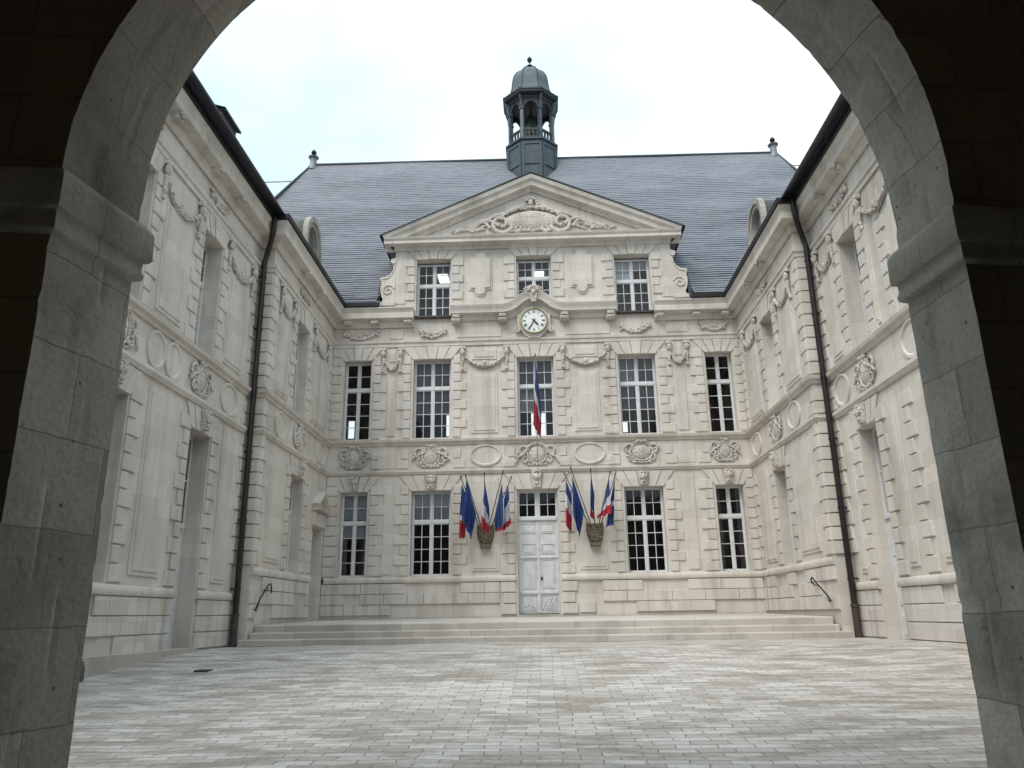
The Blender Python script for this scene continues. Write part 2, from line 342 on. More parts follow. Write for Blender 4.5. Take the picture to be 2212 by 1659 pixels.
def spiral(cx, cz, r0, turns, start, dirn=1, n=22, y=0, shrink=.82):
    return [(cx+r0*(1-shrink*i/n)*math.cos(start+dirn*turns*2*PI*i/n), y, cz+r0*(1-shrink*i/n)*math.sin(start+dirn*turns*2*PI*i/n)) for i in range(n+1)]
def cartouche(parent, x, z, yf, w, h, style, name='carved_cartouche'):
    """oval shield with scrolls, ribbons and leaves, centre x,z, total w by h"""
    mb = MB(); st = random.getstate(); random.seed(style*17+3)
    a, b_ = w*.20, h*.36
    if style % 4 == 3: a, b_ = w*.27, h*.33
    mb.blob((x, yf+.0, z), (a, .09, b_), 20, 10)
    ring = [(x+a*1.12*math.cos(i*PI/14), yf-.035, z+b_*1.12*math.sin(i*PI/14)) for i in range(29)]
    mb.tube(ring, .035, 6, sy=.9)
    for sx in (-1, 1):
        mb.tube([(x+sx*(p[0]), p[1], p[2]) for p in [(q[0], yf-.03, z+q[2]) for q in spiral(w*.30, h*.18, h*.24, 1.1, -PI/2, 1)]], [.05-.001*i for i in range(23)], 6, sy=.9)
        mb.tube([(x+sx*p[0], yf-.03, z+p[2]) for p in spiral(w*.27, -h*.26, h*.16, 1.0, PI/2, -1)], [.042-.001*i for i in range(23)], 6)
        if style % 3 == 0:
            mb.tube([(x+sx*t*w*.5, yf-.045-.03*math.sin(t*9), z+h*.43-h*.25*t*t+.03*math.sin(t*12)) for t in [i/10 for i in range(11)]], [.045-.002*i for i in range(11)], 6)
        elif style % 3 == 1:
            mb.tube([(x+sx*(w*.5-t*w*.6), yf-.05, z-h*.15+h*.62*t+.03*math.sin(t*8)) for t in [i/8 for i in range(9)]], [.035]*9, 6)
        else:
            mb.tube([(x+sx*(w*.12+t*w*.4), yf-.05, z+h*.4-h*.75*t+.05*math.sin(t*10)) for t in [i/10 for i in range(11)]], [.05-.002*i for i in range(11)], 6)
        for i in range(9):
            an = random.uniform(-1.3, 1.3); rr = random.uniform(.36, .49)
            mb.blob((x+sx*math.cos(an)*w*rr, yf-.02, z+math.sin(an)*h*rr*.95), (random.uniform(.05, .1), .045, random.uniform(.025, .05)), 7, 4, .15, random.uniform(-1, 1))
    for i in range(4): mb.blob((x+(i-1.5)*w*.07, yf-.05, z+h*.44+random.uniform(-.02, .02)), (.06, .05, .05), 7, 4, .2)
    for i in range(5): mb.blob((x+(i-2)*w*.1, yf-.03, z-h*.46+abs(i-2)*.01), (.08, .045, .035), 7, 4, .2)
    random.setstate(st)
    return mb.build(name, M['carved'], parent, smooth=50)
def swag(parent, xa, xb, z, yf, drop=.42, name='carved_garland'):
    mb = MB(); cx = (xa+xb)/2; w = xb-xa; n = 20; st = random.getstate(); random.seed(int(abs(xa)*50))
    pts = []
    for i in range(n+1):
        t = i/n; u = 2*t-1; pts.append((xa+w*t, yf-.05, z-drop*(1-u*u)))
    mb.tube(pts, [.028+.035*(1-abs(2*i/n-1)) for i in range(n+1)], 8)
    mb.tube([(p[0], p[1]+.015, p[2]-.075*(1-abs(2*i/n-1))) for i, p in enumerate(pts)], .03, 6)
    for i in range(2, n-1):
        for k in range(2): mb.blob((pts[i][0]+random.uniform(-.02, .02), yf-.085, pts[i][2]+random.uniform(-.05, .03)), (.045, .035, .04), 6, 4, .2)
    if w > 1:
        mb.blob((cx, yf-.09, z-drop+.09), (.09, .05, .11), 8, 5, .1); mb.prism([(cx-.13, z-drop+.02), (cx+.13, z-drop+.02), (cx, z-drop+.24)], yf-.08, yf-.01)
    for x in (xa, xb):      # bracket head and hanging end
        mb.box(x-.11, x+.11, yf-.12, yf-.002, z+.19, z+.30, .01)
        mb.blob((x, yf-.09, z+.07), (.10, .07, .13), 8, 6, .15)
        mb.blob((x-.05, yf-.12, z+.1), (.04, .04, .05), 6, 4); mb.blob((x+.05, yf-.12, z+.1), (.04, .04, .05), 6, 4)
        mb.tube([(x, yf-.05, z-.05), (x+.02, yf-.06, z-.2), (x-.02, yf-.06, z-.36), (x+.015, yf-.055, z-.50)], [.055, .045, .05, .03], 7)
        mb.box(x-.06, x+.06, yf-.075, yf-.002, z-.62, z-.5, .01)
    random.setstate(st)
    return mb.build(name, M['carved'], parent, smooth=50)
def oval(mb, x, z, yf, a=.5, b_=.33):
    n = 36; pm = mb; mb = MB()
    def ring(k, y): return [(x+(a+k)*math.cos(2*PI*i/n), y, z+(b_+k)*math.sin(2*PI*i/n)) for i in range(n)]
    rs = [ring(.07, yf-.002), ring(.06, yf-.05), ring(.0, yf-.05), ring(-.03, yf-.014)]
    vs = [p for r in rs for p in r]; fs = []
    for j in range(3):
        for i in range(n): fs.append((j*n+i, j*n+(i+1) % n, (j+1)*n+(i+1) % n, (j+1)*n+i))
    fs.append(tuple(3*n+i for i in range(n)))
    mb.add(vs, fs); pm.commit(mb, 'oval_medallion')
def panel(mb, x0, x1, z0, z1, yf, out=.03):
    pm = mb; mb = MB()
    mb.box(x0, x1, yf-out, yf, z0, z1, .012, True)
    mb.box(x0+.09, x1-.09, yf-out-.022, yf-out+.001, z0+.09, z1-.09, .012, True)
    pm.commit(mb, 'wall_panel')
def window(parent, x0, x1, z0, z1, yf, cols, rt, rb, ztr, inset=.26, back='dark', blind=None, name='window', sill=True):
    """painted casement window with glazing bars; children glass, curtain, sill"""
    y = yf+inset; mb = MB(); F = .055
    fr = lambda a, b_, c, d, dd=.06, yy=0: mb.box(a, b_, y+yy, y+yy+dd, c, d, .006)
    fr(x0, x0+F, z0, z1); fr(x1-F, x1, z0, z1); fr(x0+F, x1-F, z1-F, z1); fr(x0+F, x1-F, z0, z0+F)
    xm = (x0+x1)/2; fr(x0+F, x1-F, ztr-.06, ztr+.06, .06, -.02)
    cw = .042
    fr(xm-cw, xm+cw, z0+F, ztr-.06, .06, -.012); fr(xm-cw*.8, xm+cw*.8, ztr+.06, z1-F, .06, -.01)
    def bars(xa, xb, za, zb, c, r):
        for i in range(1, c): q = xa+(xb-xa)*i/c; mb.box(q-.012, q+.012, y+.012, y+.045, za, zb)
        for j in range(1, r): q = za+(zb-za)*j/r; mb.box(xa, xb, y+.014, y+.043, q-.012, q+.012)
    for sx in (0, 1):
        xa, xb = (x0+F, xm-cw) if sx == 0 else (xm+cw, x1-F)
        # leaf stiles
        for za, zb, r in ((z0+F, ztr-.06, rb), (ztr+.06, z1-F, rt)):
            k = .028
            mb.box(xa, xa+k, y+.005, y+.05, za, zb); mb.box(xb-k, xb, y+.005, y+.05, za, zb); mb.box(xa+k, xb-k, y+.006, y+.049, za, za+k); mb.box(xa+k, xb-k, y+.006, y+.049, zb-k, zb)
            bars(xa+k, xb-k, za+k, zb-k, cols//2, r)
    w = mb.build(name, M['wood'], parent)
    gb_ = MB(); yg = y+.03
    for sx in (0, 1):
        xa, xb = (x0+F, xm-cw) if sx == 0 else (xm+cw, x1-F)
        for za, zb in ((z0+F, ztr-.06), (ztr+.06, z1-F)): gb_.add([(xa, yg, za), (xb, yg, za), (xb, yg, zb), (xa, yg, zb)], [(0, 1, 2, 3)])
    gb_.build('glass', M['glass'], w)
    if back in ('curtain', 'dark_back', 'parted'):
        cb = MB(); n = 60; yb = y+.16
        def fold(xa, xb, za, zb, amp=.03, per=.11):
            vs = []
            k = max(4, int((xb-xa)/per*6))
            for i in range(k+1): xx = xa+(xb-xa)*i/k; yy = yb+amp*math.sin(xx/per*2*PI)+amp*.5*math.sin(xx*23); vs += [(xx, yy, za), (xx, yy, zb)]
            cb.add(vs, [(2*i, 2*i+2, 2*i+3, 2*i+1) for i in range(k)])
        if back == 'curtain':
            fold(x0, x1, z0+1.02, z1, .012, .16)
        elif back == 'parted':
            fold(x0, x0+.22, z0, z1); fold(x1-.2, x1, z0, z1)
        cb.build('curtain', M['curtain'], w, smooth=60)
    if blind:
        bb_ = MB()
        for (xa, xb, za, zb) in blind: bb_.box(xa, xb, y+.09, y+.1, za, zb)
        bb_.build('blind', M['blind'], w)
    if sill:
        sb = MB(); sb.box(x0-.03, x1+.03, yf-.07, y+.005, z0-.055, z0-.003, .01); sb.build('sill', M['stone'], w)
    return w

# ------------------------------------------------------------------ levels and plan
Zp, Zl1, Zb1, Zb1t, Zb2, Zs2, Zl2, Za, Zf, Zc, Zg = 1.12, 4.22, 4.80, 4.98, 5.92, 6.10, 9.07, 9.60, 9.82, 10.50, 11.2
XL, XR, XLn, XRn = -7.5, 7.4, -7.92, 7.85
YF, YC, YN = 27.0, 20.3, 5.6
pathL = [(XLn, YN), (XLn, YC), (XL, YC), (XL, YF)]; pathR = [(XR, YF), (XR, YC), (XRn, YC), (XRn, YN)]
P_cornice = [(0, 10.34), (.06, 10.34), (.09, 10.42), (.13, 10.46), (.13, 10.56), (.38, 10.62), (.38, 10.80), (.36, 10.82), (.40, 10.93), (.44, 10.98), (.44, 11.03), (0, 11.03)]
P_gutter = [(.34, 11.034), (.45, 11.034), (.49, 11.06), (.495, 11.21), (.33, 11.21)]
P_band1 = [(0, Zb1), (.05, Zb1), (.07, Zb1+.05), (.10, Zb1+.09), (.10, Zb1t-.01), (0, Zb1t)]
P_band2 = [(0, Zb2-.07), (.04, Zb2-.07), (.06, Zb2), (.13, Zb2+.05), (.15, Zb2+.13), (0, Zs2-.02)]
P_arch = [(0, Za-.02), (.05, Za-.02), (.05, Za+.10), (.09, Za+.13), (.10, Zf-.02), (0, Zf)]
P_plinth = [(0, Zp-.02), (.07, Zp), (.085, Zp+.05), (.085, Zp+.14), (.06, Zp+.18), (0, Zp+.19)]
P_plinth2 = [(0, .46), (.07, .47), (.085, .5), (.085, .61), (.06, .65), (0, .66)]
P_base = [(0, -1.7), (.05, -1.7), (.05, .1), (0, .12)]
DN = {}
def loc_path(rz, ox, oy, pts):
    c, s_ = math.cos(-rz), math.sin(-rz)
    return [((x-ox)*c-(y-oy)*s_, (x-ox)*s_+(y-oy)*c) for x, y in pts]

# ================================================================== the ground
def ground_z(y):
    kn = [(-60, -1.6), (-2, -1.58), (4, -1.5), (9, -1.22), (13.45, -.90), (16.8, -.66), (20, -.64), (40, -.64)]
    for (a, za), (b_, zb) in zip(kn, kn[1:]):
        if y <= b_: return za+(zb-za)*max(0, (y-a)/(b_-a))
    return -.64
mb = MB(); nx, ny = 90, 110; x0, x1, y0, y1 = -9, 9, -7.5, 26.9
for j in range(ny+1):
    for i in range(nx+1):
        x = x0+(x1-x0)*i/nx; y = y0+(y1-y0)*j/ny
        mb.v.append((x, y, ground_z(y)+.035*noise.noise(Vector((x*.35, y*.45, 2)))+.008*noise.noise(Vector((x*1.7, y*2.3, 5)))))
for j in range(ny):
    for i in range(nx): mb.f.append((j*(nx+1)+i, j*(nx+1)+i+1, (j+1)*(nx+1)+i+1, (j+1)*(nx+1)+i)); mb.mi.append(0)
tag(mb.build('courtyard_paving', M['pave'], smooth=60), kind='structure')
mb = MB(); mb.add([(-1500, -1500, -1.9), (1500, -1500, -1.9), (1500, 1500, -1.9), (-1500, 1500, -1.9)], [(0, 1, 2, 3)])
tag(mb.build('ground', M['render']), kind='structure')

# ================================================================== TOWN HALL
TH = empty('town_hall', (0, YF, 0), 0, 'pale limestone town hall front with slate roof, clock pediment and bell turret facing the courtyard', 'building')
F0 = 0.0
# openings (x0,x1,z0,z1)
F1 = [(-7.05, -6.05), (-4.50, -3.12), (-.71, .63), (2.97, 4.33), (6.12, 7.08)]
G1 = [(-6.98, -6.02), (-4.48, -3.10), None, (2.93, 4.29), (6.08, 7.03)]
A1 = [(-4.47, -3.16, 10.76, 13.08), (-.67, .65, 11.36, 13.12), (3.04, 4.37, 10.74, 13.05)]
DOOR = (-.79, .62, .02, 4.20)
ops = [(a, b_, Zs2, Zl2) for a, b_ in F1]+[(g_[0], g_[1], 1.32, Zl1) for g_ in G1 if g_]+[DOOR]
mb = MB()
wall(mb, XL-.02, XR+.02, -1.7, 10.5, F0, ops)
# cornice zone wall pieces broken by the two attic windows
AXL, AXR = -5.28, 5.19
wall(mb, XL-.02, AXL, 10.5, 11.2, F0, []); wall(mb, AXR, XR+.02, 10.5, 11.2, F0, [])
wall(mb, AXL, AXR, 10.5, 13.8, F0, A1)
# attic side cheeks
for x in (AXL, AXR): mb.add([(x, 0, 11.2), (x, 4, 11.2), (x, 4, 13.8), (x, 0, 13.8)], [(0, 1, 2, 3)])
mb.build('wall', M['stone'], TH)
# rusticated blocks
qb = Parts(TH, 'stone_block', M['stone'])
zF = Zs2+.02; zG = 1.33
for (a, b_) in F1:
    for dirn, e in ((-1, a-.09), (1, b_+.09)):
        lw = .5
        if a < -6 and dirn < 0: lw = XL*-1-abs(e)-.01; quoin(qb, e, -1, zF, 10, F0, max(.2, lw), max(.2, lw)); continue
        if a > 6 and dirn > 0: lw = XR-e-.01; quoin(qb, e, 1, zF, 10, F0, max(.2, lw), max(.2, lw)); continue
        quoin(qb, e, dirn, zF, 9, F0, .48, .27, 1 if a < 0 else 0)
    voussoirs(qb, a, b_, Zl2+.01, Za-.03, F0, 5)
    for dirn, e in ((-1, a-.09), (1, b_+.09)):
        if (a < -6 and dirn < 0) or (a > 6 and dirn > 0): continue
        quoin(qb, e+dirn*.02, dirn, Zb1t+.03, 2, F0, .42, .25); 
for i, g_ in enumerate(G1):
    if g_:
        a, b_ = g_
        for dirn, e in ((-1, a-.09), (1, b_+.09)):
            if a < -6 and dirn < 0: lw = -XL-abs(e)-.01; quoin(qb, e, -1, zG, 10, F0, lw, lw); continue
            if a > 6 and dirn > 0: lw = XR-e-.01; quoin(qb, e, 1, zG, 10, F0, lw, lw); continue
            quoin(qb, e, dirn, zG, 9, F0, .48, .27, i % 2)
        voussoirs(qb, a, b_, Zl1+.01, Zb1-.02, F0, 5)
for dirn, e in ((-1, DOOR[0]-.08), (1, DOOR[1]+.08)):
    quoin(qb, e, dirn, zG, 9, F0, .46, .27); 
    for k, w in enumerate((.5, .42, .5)): a, b_ = sorted((e, e+dirn*w)); qb.box(a, b_, -.055, 0, .04+k*.36, .04+(k+1)*.36-.04, .012, True)
voussoirs(qb, DOOR[0], DOOR[1], Zl1+.0, Zb1-.02, F0, 5)
# attic blocks
for a, b_, c, d in A1:
    for dirn, e in ((-1, a-.06), (1, b_+.06)): quoin(qb, e, dirn, 11.42 if True else c, 5, F0, .42, .27, gap=.035)
    voussoirs(qb, a, b_, d+.02, 13.48, F0, 5, .34)
qb.box(AXL, AXL+.42, -.03, 0, 11.3, 13.46, .01, True); qb.box(AXR-.42, AXR, -.03, 0, 11.3, 13.46, .01, True)
# plinth blocks
def plinth_row(x0, x1, z0, z1):
    x = x0
    while x < x1-.05:
        w = random.choice((.55, .8, 1.1, 1.5)); e = min(x+w, x1)
        if x1-e < .3: e = x1
        if random.random() < .8: pbm.box(x+.006, e-.006, -.05-random.uniform(0, .012), 0, z0+.008, z1-.01, .008, True)
        x = e
for (xa, xb) in ((XL+.01, DOOR[0]-.62), (DOOR[1]+.62, XR-.01)):
    pbm = MB()
    for k in range(3): plinth_row(xa, xb, .06+k*.345, .06+(k+1)*.345)
    pbm.build('plinth_cladding', M['stone_low'], TH)
# panels and ovals
pn = Parts(TH, 'wall_panel', M['stone'])
for xa, xb in ((-2.38, -1.42), (1.32, 2.26)):
    panel(pn, xa, xb, 6.25, 8.5, F0); panel(pn, xa+.02, xb-.02, 9.02, 9.48, F0)
    panel(pn, xa, xb, 1.45, 4.65, F0)
for xa, xb in ((-5.45, -5.12), (4.98, 5.36)):
    pn.box(xa, xb, -.03, 0, 6.2, 8.3, .01, True); pn.box(xa+.05, xb-.05, -.03, 0, 9.0, 9.5, .01, True); pn.box(xa, xb, -.03, 0, 1.4, 4.6, .01, True)
for x in (-1.87, 1.80): pn.box(x-.68, x+.68, -.02, 0, Zb1t+.04, Zb2-.09, .008, True); oval(pn, x, 5.45, F0-.02)
pn.box(-5.55, -5.1, -.02, 0, Zb1t+.06, Zb2-.1, .01, True); pn.box(4.9, 5.5, -.02, 0, Zb1t+.06, Zb2-.1, .01, True)
# upper frieze panels
for xa, xb in ((-5.4, -4.9), (-2.9, -1.25), (1.1, 2.75), (4.8, 5.6)): pn.box(xa, xb, -.035, 0, Zf+.08, 10.28, .012, True)
# attic blind panels with lobed ends
def lobed(x, z0, z1, w=.375, r=.17):
    pts = [(x-w, z0+.28), (x-w+.02, z0+.27)]
    out = []
    out += [(x-w, z0+.3), (x-r-.03, z0+.3)]
    out += [(x+r*math.cos(a), z0+r+.02+(r+.0)*math.sin(a)) for a in [PI+PI*i/10 for i in range(11)]]
    out += [(x+r+.03, z0+.3), (x+w, z0+.3), (x+w, z1-.26), (x+r+.03, z1-.26)]
    out += [(x+r*math.cos(a), z1-r+(r)*math.sin(a)) for a in [PI*i/10 for i in range(11)]]
    out += [(x-r-.03, z1-.26), (x-w, z1-.26)]
    return out
for x in (-2.03, 1.80):
    pn.prism(lobed(x, 11.48, 13.38, .44, .22), -.04, -.001); pn.prism(lobed(x, 11.56, 13.32), -.085, -.038)
# ornament
for i, (x, w) in enumerate(((-6.55, 1.15), (-3.82, 1.35), (-.05, 1.5), (3.62, 1.3), (6.52, 1.05))):
    cartouche(TH, x, 5.45, F0-.01, w, .84, i)
for i, (x, w) in enumerate(((-6.5, 1.3), (-3.83, 1.0), (3.66, 1.1), (6.55, 1.0))):
    mbx = MB(); random.seed(40+i)
    for k in range(34):
        u = random.uniform(-1, 1); mbx.blob((x+u*w*.5, -.04, 10.0+.16*u*u+random.uniform(-.10, .10)), (random.uniform(.05, .11), .06, random.uniform(.03, .06)), 7, 4, .2, random.uniform(-1.5, 1.5))
    mbx.tube([(x+u*w*.48, -.05, 9.92+.28*u*u) for u in [j/8-1 for j in range(17)]], .045, 7)
    mbx.build('carved_foliage', M['carved'], TH, smooth=50)
for xa, xb in ((-5.62, -4.98), (4.84, 5.48)): swag(TH, xa, xb, 9.22, F0-.01, .5)
for xa, xb in ((-2.70, -1.08), (.98, 2.62)): swag(TH, xa, xb, 9.22, F0-.02, .46)
for x in (-6.5, -3.79, 3.61, 6.55): mascaron(TH, x, 4.30, F0-.06, .46)
mascaron(TH, -.085, 4.28, F0-.06, .62)
# string courses
def course(parent, rz, path, prof, name, material=None, ends=None, caps=(False, False)):
    mb = MB(); sweep(mb, loc_path(rz, *path[1], path[0]), prof, ends=ends, caps=caps, side=1)
    return mb.build(name, material or M['stone'], parent, smooth=35)
def th_course(x0, x1, prof, name, mats=None, mit=(False, False)):
    mb = MB()
    e = ((0, 1) if mit[0] else None, (0, -1) if mit[1] else None)
    sweep(mb, [(x0, 0), (x1, 0)], prof, ends=e, caps=(not mit[0], not mit[1]))
    return mb.build(name, mats or M['stone'], TH, smooth=35)
th_course(XL, XR, P_band1, 'string_course', mit=(True, True))
th_course(XL, XR, P_band2, 'string_course', mit=(True, True))
th_course(XL, XR, P_arch, 'architrave', mit=(True, True))
th_course(XL, DOOR[0]-.06, P_plinth, 'plinth_moulding', mit=(True, False)); th_course(DOOR[1]+.06, XR, P_plinth, 'plinth_moulding', mit=(False, True))
# cornice (interrupted by attic windows)
th_course(XL, A1[0][0]-.03, P_cornice, 'cornice', mit=(True, False)); th_course(A1[2][1]+.03, XR, P_cornice, 'cornice', mit=(False, True))
# central cornice humping over the clock
P_c2 = [(0, -.52), (.06, -.52), (.12, -.44), (.13, -.36), (.32, -.30), (.32, -.16), (.36, -.10), (.38, 0), (0, .03)]
hump = [(A1[0][1]+.03, 11.05), (-1.45, 11.05), (-1.2, 11.05), (-1.0, 11.09), (-.82, 11.19), (-.66, 11.33), (-.5, 11.45), (-.3, 11.53), (-.05, 11.56), (.2, 11.53), (.4, 11.45), (.56, 11.33), (.72, 11.19), (.9, 11.09), (1.1, 11.05), (1.35, 11.05), (A1[2][0]-.03, 11.05)]
mb = MB(); sweep_xz(mb, hump, P_c2); mb.build('clock_cornice', M['stone'], TH, smooth=35)
for x in (-6.95, -5.95, -4.72, -2.92, -1.2, 1.08, 2.78, 4.58, 5.9, 6.95):
    mb = MB(); mb.box(x-.16, x+.16, -.27, -.0, 10.42, 10.57, .015); mb.box(x-.13, x+.13, -.36, -.0, 10.575, 10.68, .015); mb.tube([(x-.13, -.27, 10.5), (x+.13, -.27, 10.5)], .07, 8); mb.build('cornice_bracket', M['carved'], TH, smooth=40)
th_course(XL, AXL-.55, P_gutter, 'gutter', M['gutter'], (True, False)); th_course(AXR+.55, XR, P_gutter, 'gutter', M['gutter'], (False, True))
# attic window sills, dark
for a, b_, c, d in (A1[0], A1[2]):
    mb = MB(); mb.box(a-.05, b_+.05, -.16, .3, c-.09, c-.01, .01); mb.build('attic_sill', M['pipe_foot'], TH)
# --- pediment
PX0, PX1, PXM = -5.68, 5.58, -.03
P_pc = [(0, 0), (.08, 0), (.12, .12), (.40, .17), (.40, .29), (.44, .33), (.46, .42), (0, .45)]
mb = MB()
sweep_xz(mb, [(PX0+.0, 13.46), (PX1-.0, 13.46)], P_pc); mb.build('pediment_cornice', M['stone'], TH, smooth=35)
P_rk = [(0, -.50), (.05, -.50), (.09, -.40), (.30, -.36), (.32, -.20), (.42, -.14), (.46, 0), (0, .03)]
mb = MB(); sweep_xz(mb, [(PX0-.06, 13.98), (PXM, 16.42), (PX1+.06, 13.98)], P_rk)
mb.build('raking_cornice', M['stone'], TH, smooth=35)
mb = MB(); mb.prism([(PX0+.1, 13.8), (PX1-.1, 13.8), (PXM, 16.3)], 0.02, .3); mb.build('tympanum', M['stone'], TH)
# carved tympanum relief
mb = MB(); random.seed(11); yf = 0.0
mb.blob((-.05, .0, 14.62), (1.08, .16, .40), 28, 12, .015); mb.blob((-.05, -.04, 14.78), (.7, .13, .24), 20, 8, .03)
for sx in (-1, 1):
    f = lambda p: (-.05+sx*p[0], yf+p[1], p[2])
    mb.tube([f((q[0], -.06, q[2])) for q in spiral(1.15, 14.50, .45, 1.3, -PI*.9, 1, 30)], [.10-.0018*i for i in range(31)], 8)
    mb.tube([f((q[0], -.05, q[2])) for q in spiral(.62, 14.38, .28, 1.2, -PI/2, -1, 24)], [.075-.001*i for i in range(25)], 8)
    mb.tube([f((1.25+1.1*t, -.05, 14.42+.32*math.sin(t*PI)-.22*t*(1-t)-.05*t)) for t in [i/12 for i in range(13)]], [.09-.004*i for i in range(13)], 7)
    mb.tube([f((1.5*t+.2, -.06, 15.12-.5*t*t+.05*math.sin(9*t))) for t in [i/12 for i in range(13)]], [.09-.003*i for i in range(13)], 7)
    mb.tube([f((1.6+.9*t, -.05, 14.32+.42*(1-t)*math.sin(t*4))) for t in [i/12 for i in range(13)]], [.07-.003*i for i in range(13)], 7)
    for i in range(26):
        t = random.random(); mb.blob(f((1.7+1.45*t, -.03, 14.22+random.uniform(0, .42)*(1-t)+.02)), (random.uniform(.08, .2), .06, random.uniform(.03, .07)), 7, 4, .2, sx*random.uniform(-.5, .3))
    for i in range(26): a = random.uniform(.1, 1.5); mb.blob(f((1.2*math.cos(a), -.08, 14.62+.52*math.sin(a))), (random.uniform(.05, .13), .06, random.uniform(.04, .08)), 7, 4, .2, random.uniform(-1, 1))
for i in range(16): a = random.uniform(0, PI); mb.blob((-.05+.26*math.cos(a), -.08, 15.2+.36*math.sin(a)), (.08, .07, .07), 7, 5, .2)
mb.blob((-.05, -.1, 15.35), (.10, .08, .16), 8, 6); mb.tube([(-.33, -.08, 15.2), (-.05, -.1, 15.15), (.23, -.08, 15.2)], .05, 7)
for i in range(12): mb.blob((-.05+(i-5.5)*.15, -.05, 14.2+random.uniform(-.03, .05)), (.11, .06, .07), 7, 5, .2)
mb.build('tympanum_relief', M['carved'], TH, smooth=50)
# lead edge & gabled roof behind the pediment
mb = MB()
for sx, xe in ((-1, PX0-.16), (1, PX1+.16)):
    a = Vector((xe, 13.96)); b_ = Vector((PXM, 16.50))
    mb.add([(xe, -.49, 13.97), (PXM, -.49, 16.50), (PXM, 4.6, 16.50), (xe, 4.6, 13.97), (xe, -.49, 13.92), (PXM, -.49, 16.45), (PXM, 4.6, 16.45), (xe, 4.6, 13.92)],
           [(0, 1, 2, 3), (4, 5, 6, 7), (0, 1, 5, 4), (0, 3, 7, 4), (1, 2, 6, 5), (2, 3, 7, 6)])
mb.build('pediment_roof', M['zinc_dk'], TH)
for sx, xe, xi in ((-1, PX0-.10, PX0+.35), (1, PX1+.10, PX1-.35)):
    mb = MB(); mb.prism([(xe, 13.96), (xe+(-.05*sx), 13.85), (xi, 13.46), (xi, 13.9)], -.2, 3.2); mb.build('eaves_flashing', M['gutter'], TH)
# --- volutes
for sx, X, nm in ((-1, AXL, 'L'), (1, AXR, 'R')):
    o = [(0, 13.0), (.04, 12.8), (.10, 12.64), (.22, 12.50), (.36, 12.42), (.54, 12.42), (.57, 12.34), (.52, 12.22), (.55, 12.0), (.54, 11.8), (.50, 11.62), (.44, 11.5), (.5, 11.32), (.56, 11.24), (-.02, 11.24), (-.02, 13.0)]
    mb = MB(); pts = [(X+sx*p[0], p[1]) for p in o]; mb.prism(pts, -.05, .35)
    mb.prism([(X+sx*p[0], p[1]) for p in [(-.02, 12.96), (.12, 12.96), (.18, 13.05), (.18, 13.12), (-.02, 13.2)]], -.08, .3)
    mb.tube([(X+sx*q[0], -.06, q[2]) for q in spiral(.25, 11.85, .24, 1.4, PI*.9, -1, 24)], .032, 7)
    mb.tube([(X+sx*p[0], -.055, p[1]) for p in [(.02, 12.9), (.06, 12.68), (.16, 12.5), (.3, 12.36), (.48, 12.33)]], .03, 6)
    mb.box(min(X-sx*.03, X+sx*.56), max(X-sx*.03, X+sx*.56), -.09, .35, 11.22, 11.38, .015)
    mb.build('volute', M['stone'], TH, smooth=35)
    mb = MB(); mb.prism([(X+sx*.56, 12.3), (X+sx*.56, 11.22), (X+sx*.78, 11.22), (X+sx*.62, 11.9)], .0, .5); mb.build('volute_flashing', M['zinc'], TH)
# --- main roof, slate courses with flared foot and hips
RL = Vector((-10.93, 6.5, 21.6)); RR = Vector((11.93, 6.5, 21.4)); EL = Vector((-14.5, -.42, 11.16)); ER = Vector((14.8, -.42, 11.16))
def roofpt(u, t):
    a = EL.lerp(RL, t); b_ = ER.lerp(RR, t); p = a.lerp(b_, u)
    p.y = 6.5-6.42*(1-t)-.5*(1-t)**5
    return p
mb = MB(); NC = 74; NX = 260
for c in range(NC):
    t0, t1 = c/NC, (c+1)/NC; row = []
    for i in range(NX+1):
        u = i/NX; p0 = roofpt(u, t0); p1 = roofpt(u, min(1, t1+.004))
        wob = .05*noise.noise(Vector((p0.x*.35, t0*14, 1)))+.03*noise.noise(Vector((p0.x*1.8, t0*50, 4)))
        sag = .05*noise.noise(Vector((p0.x*.25, t0*5, 9)))
        lift = (.033+.012*noise.noise(Vector((p0.x*.9, c*.7, 3))))*(1.15-t0)
        row.append((p0+Vector((0, -lift+sag, lift*.6+wob*.5*(0 if c == 0 else 1))), p0+Vector((0, sag, wob*.5*(0 if c == 0 else 1)-.01)), p1+Vector((0, sag, .0))))
    vs = [v for r in row for v in r]
    fs = []
    for i in range(NX):
        q_ = row[i][2]
        if AXL+.05 < q_.x < AXR-.1 and q_.z < 13.9: continue
        if AXL-.62 < q_.x < AXR+.60 and q_.y < .36: continue
        a, b_ = i*3, (i+1)*3; fs.append((a, b_, b_+2, a+2)); fs.append((a, b_, b_+1, a+1))
    mb.add(vs, fs)
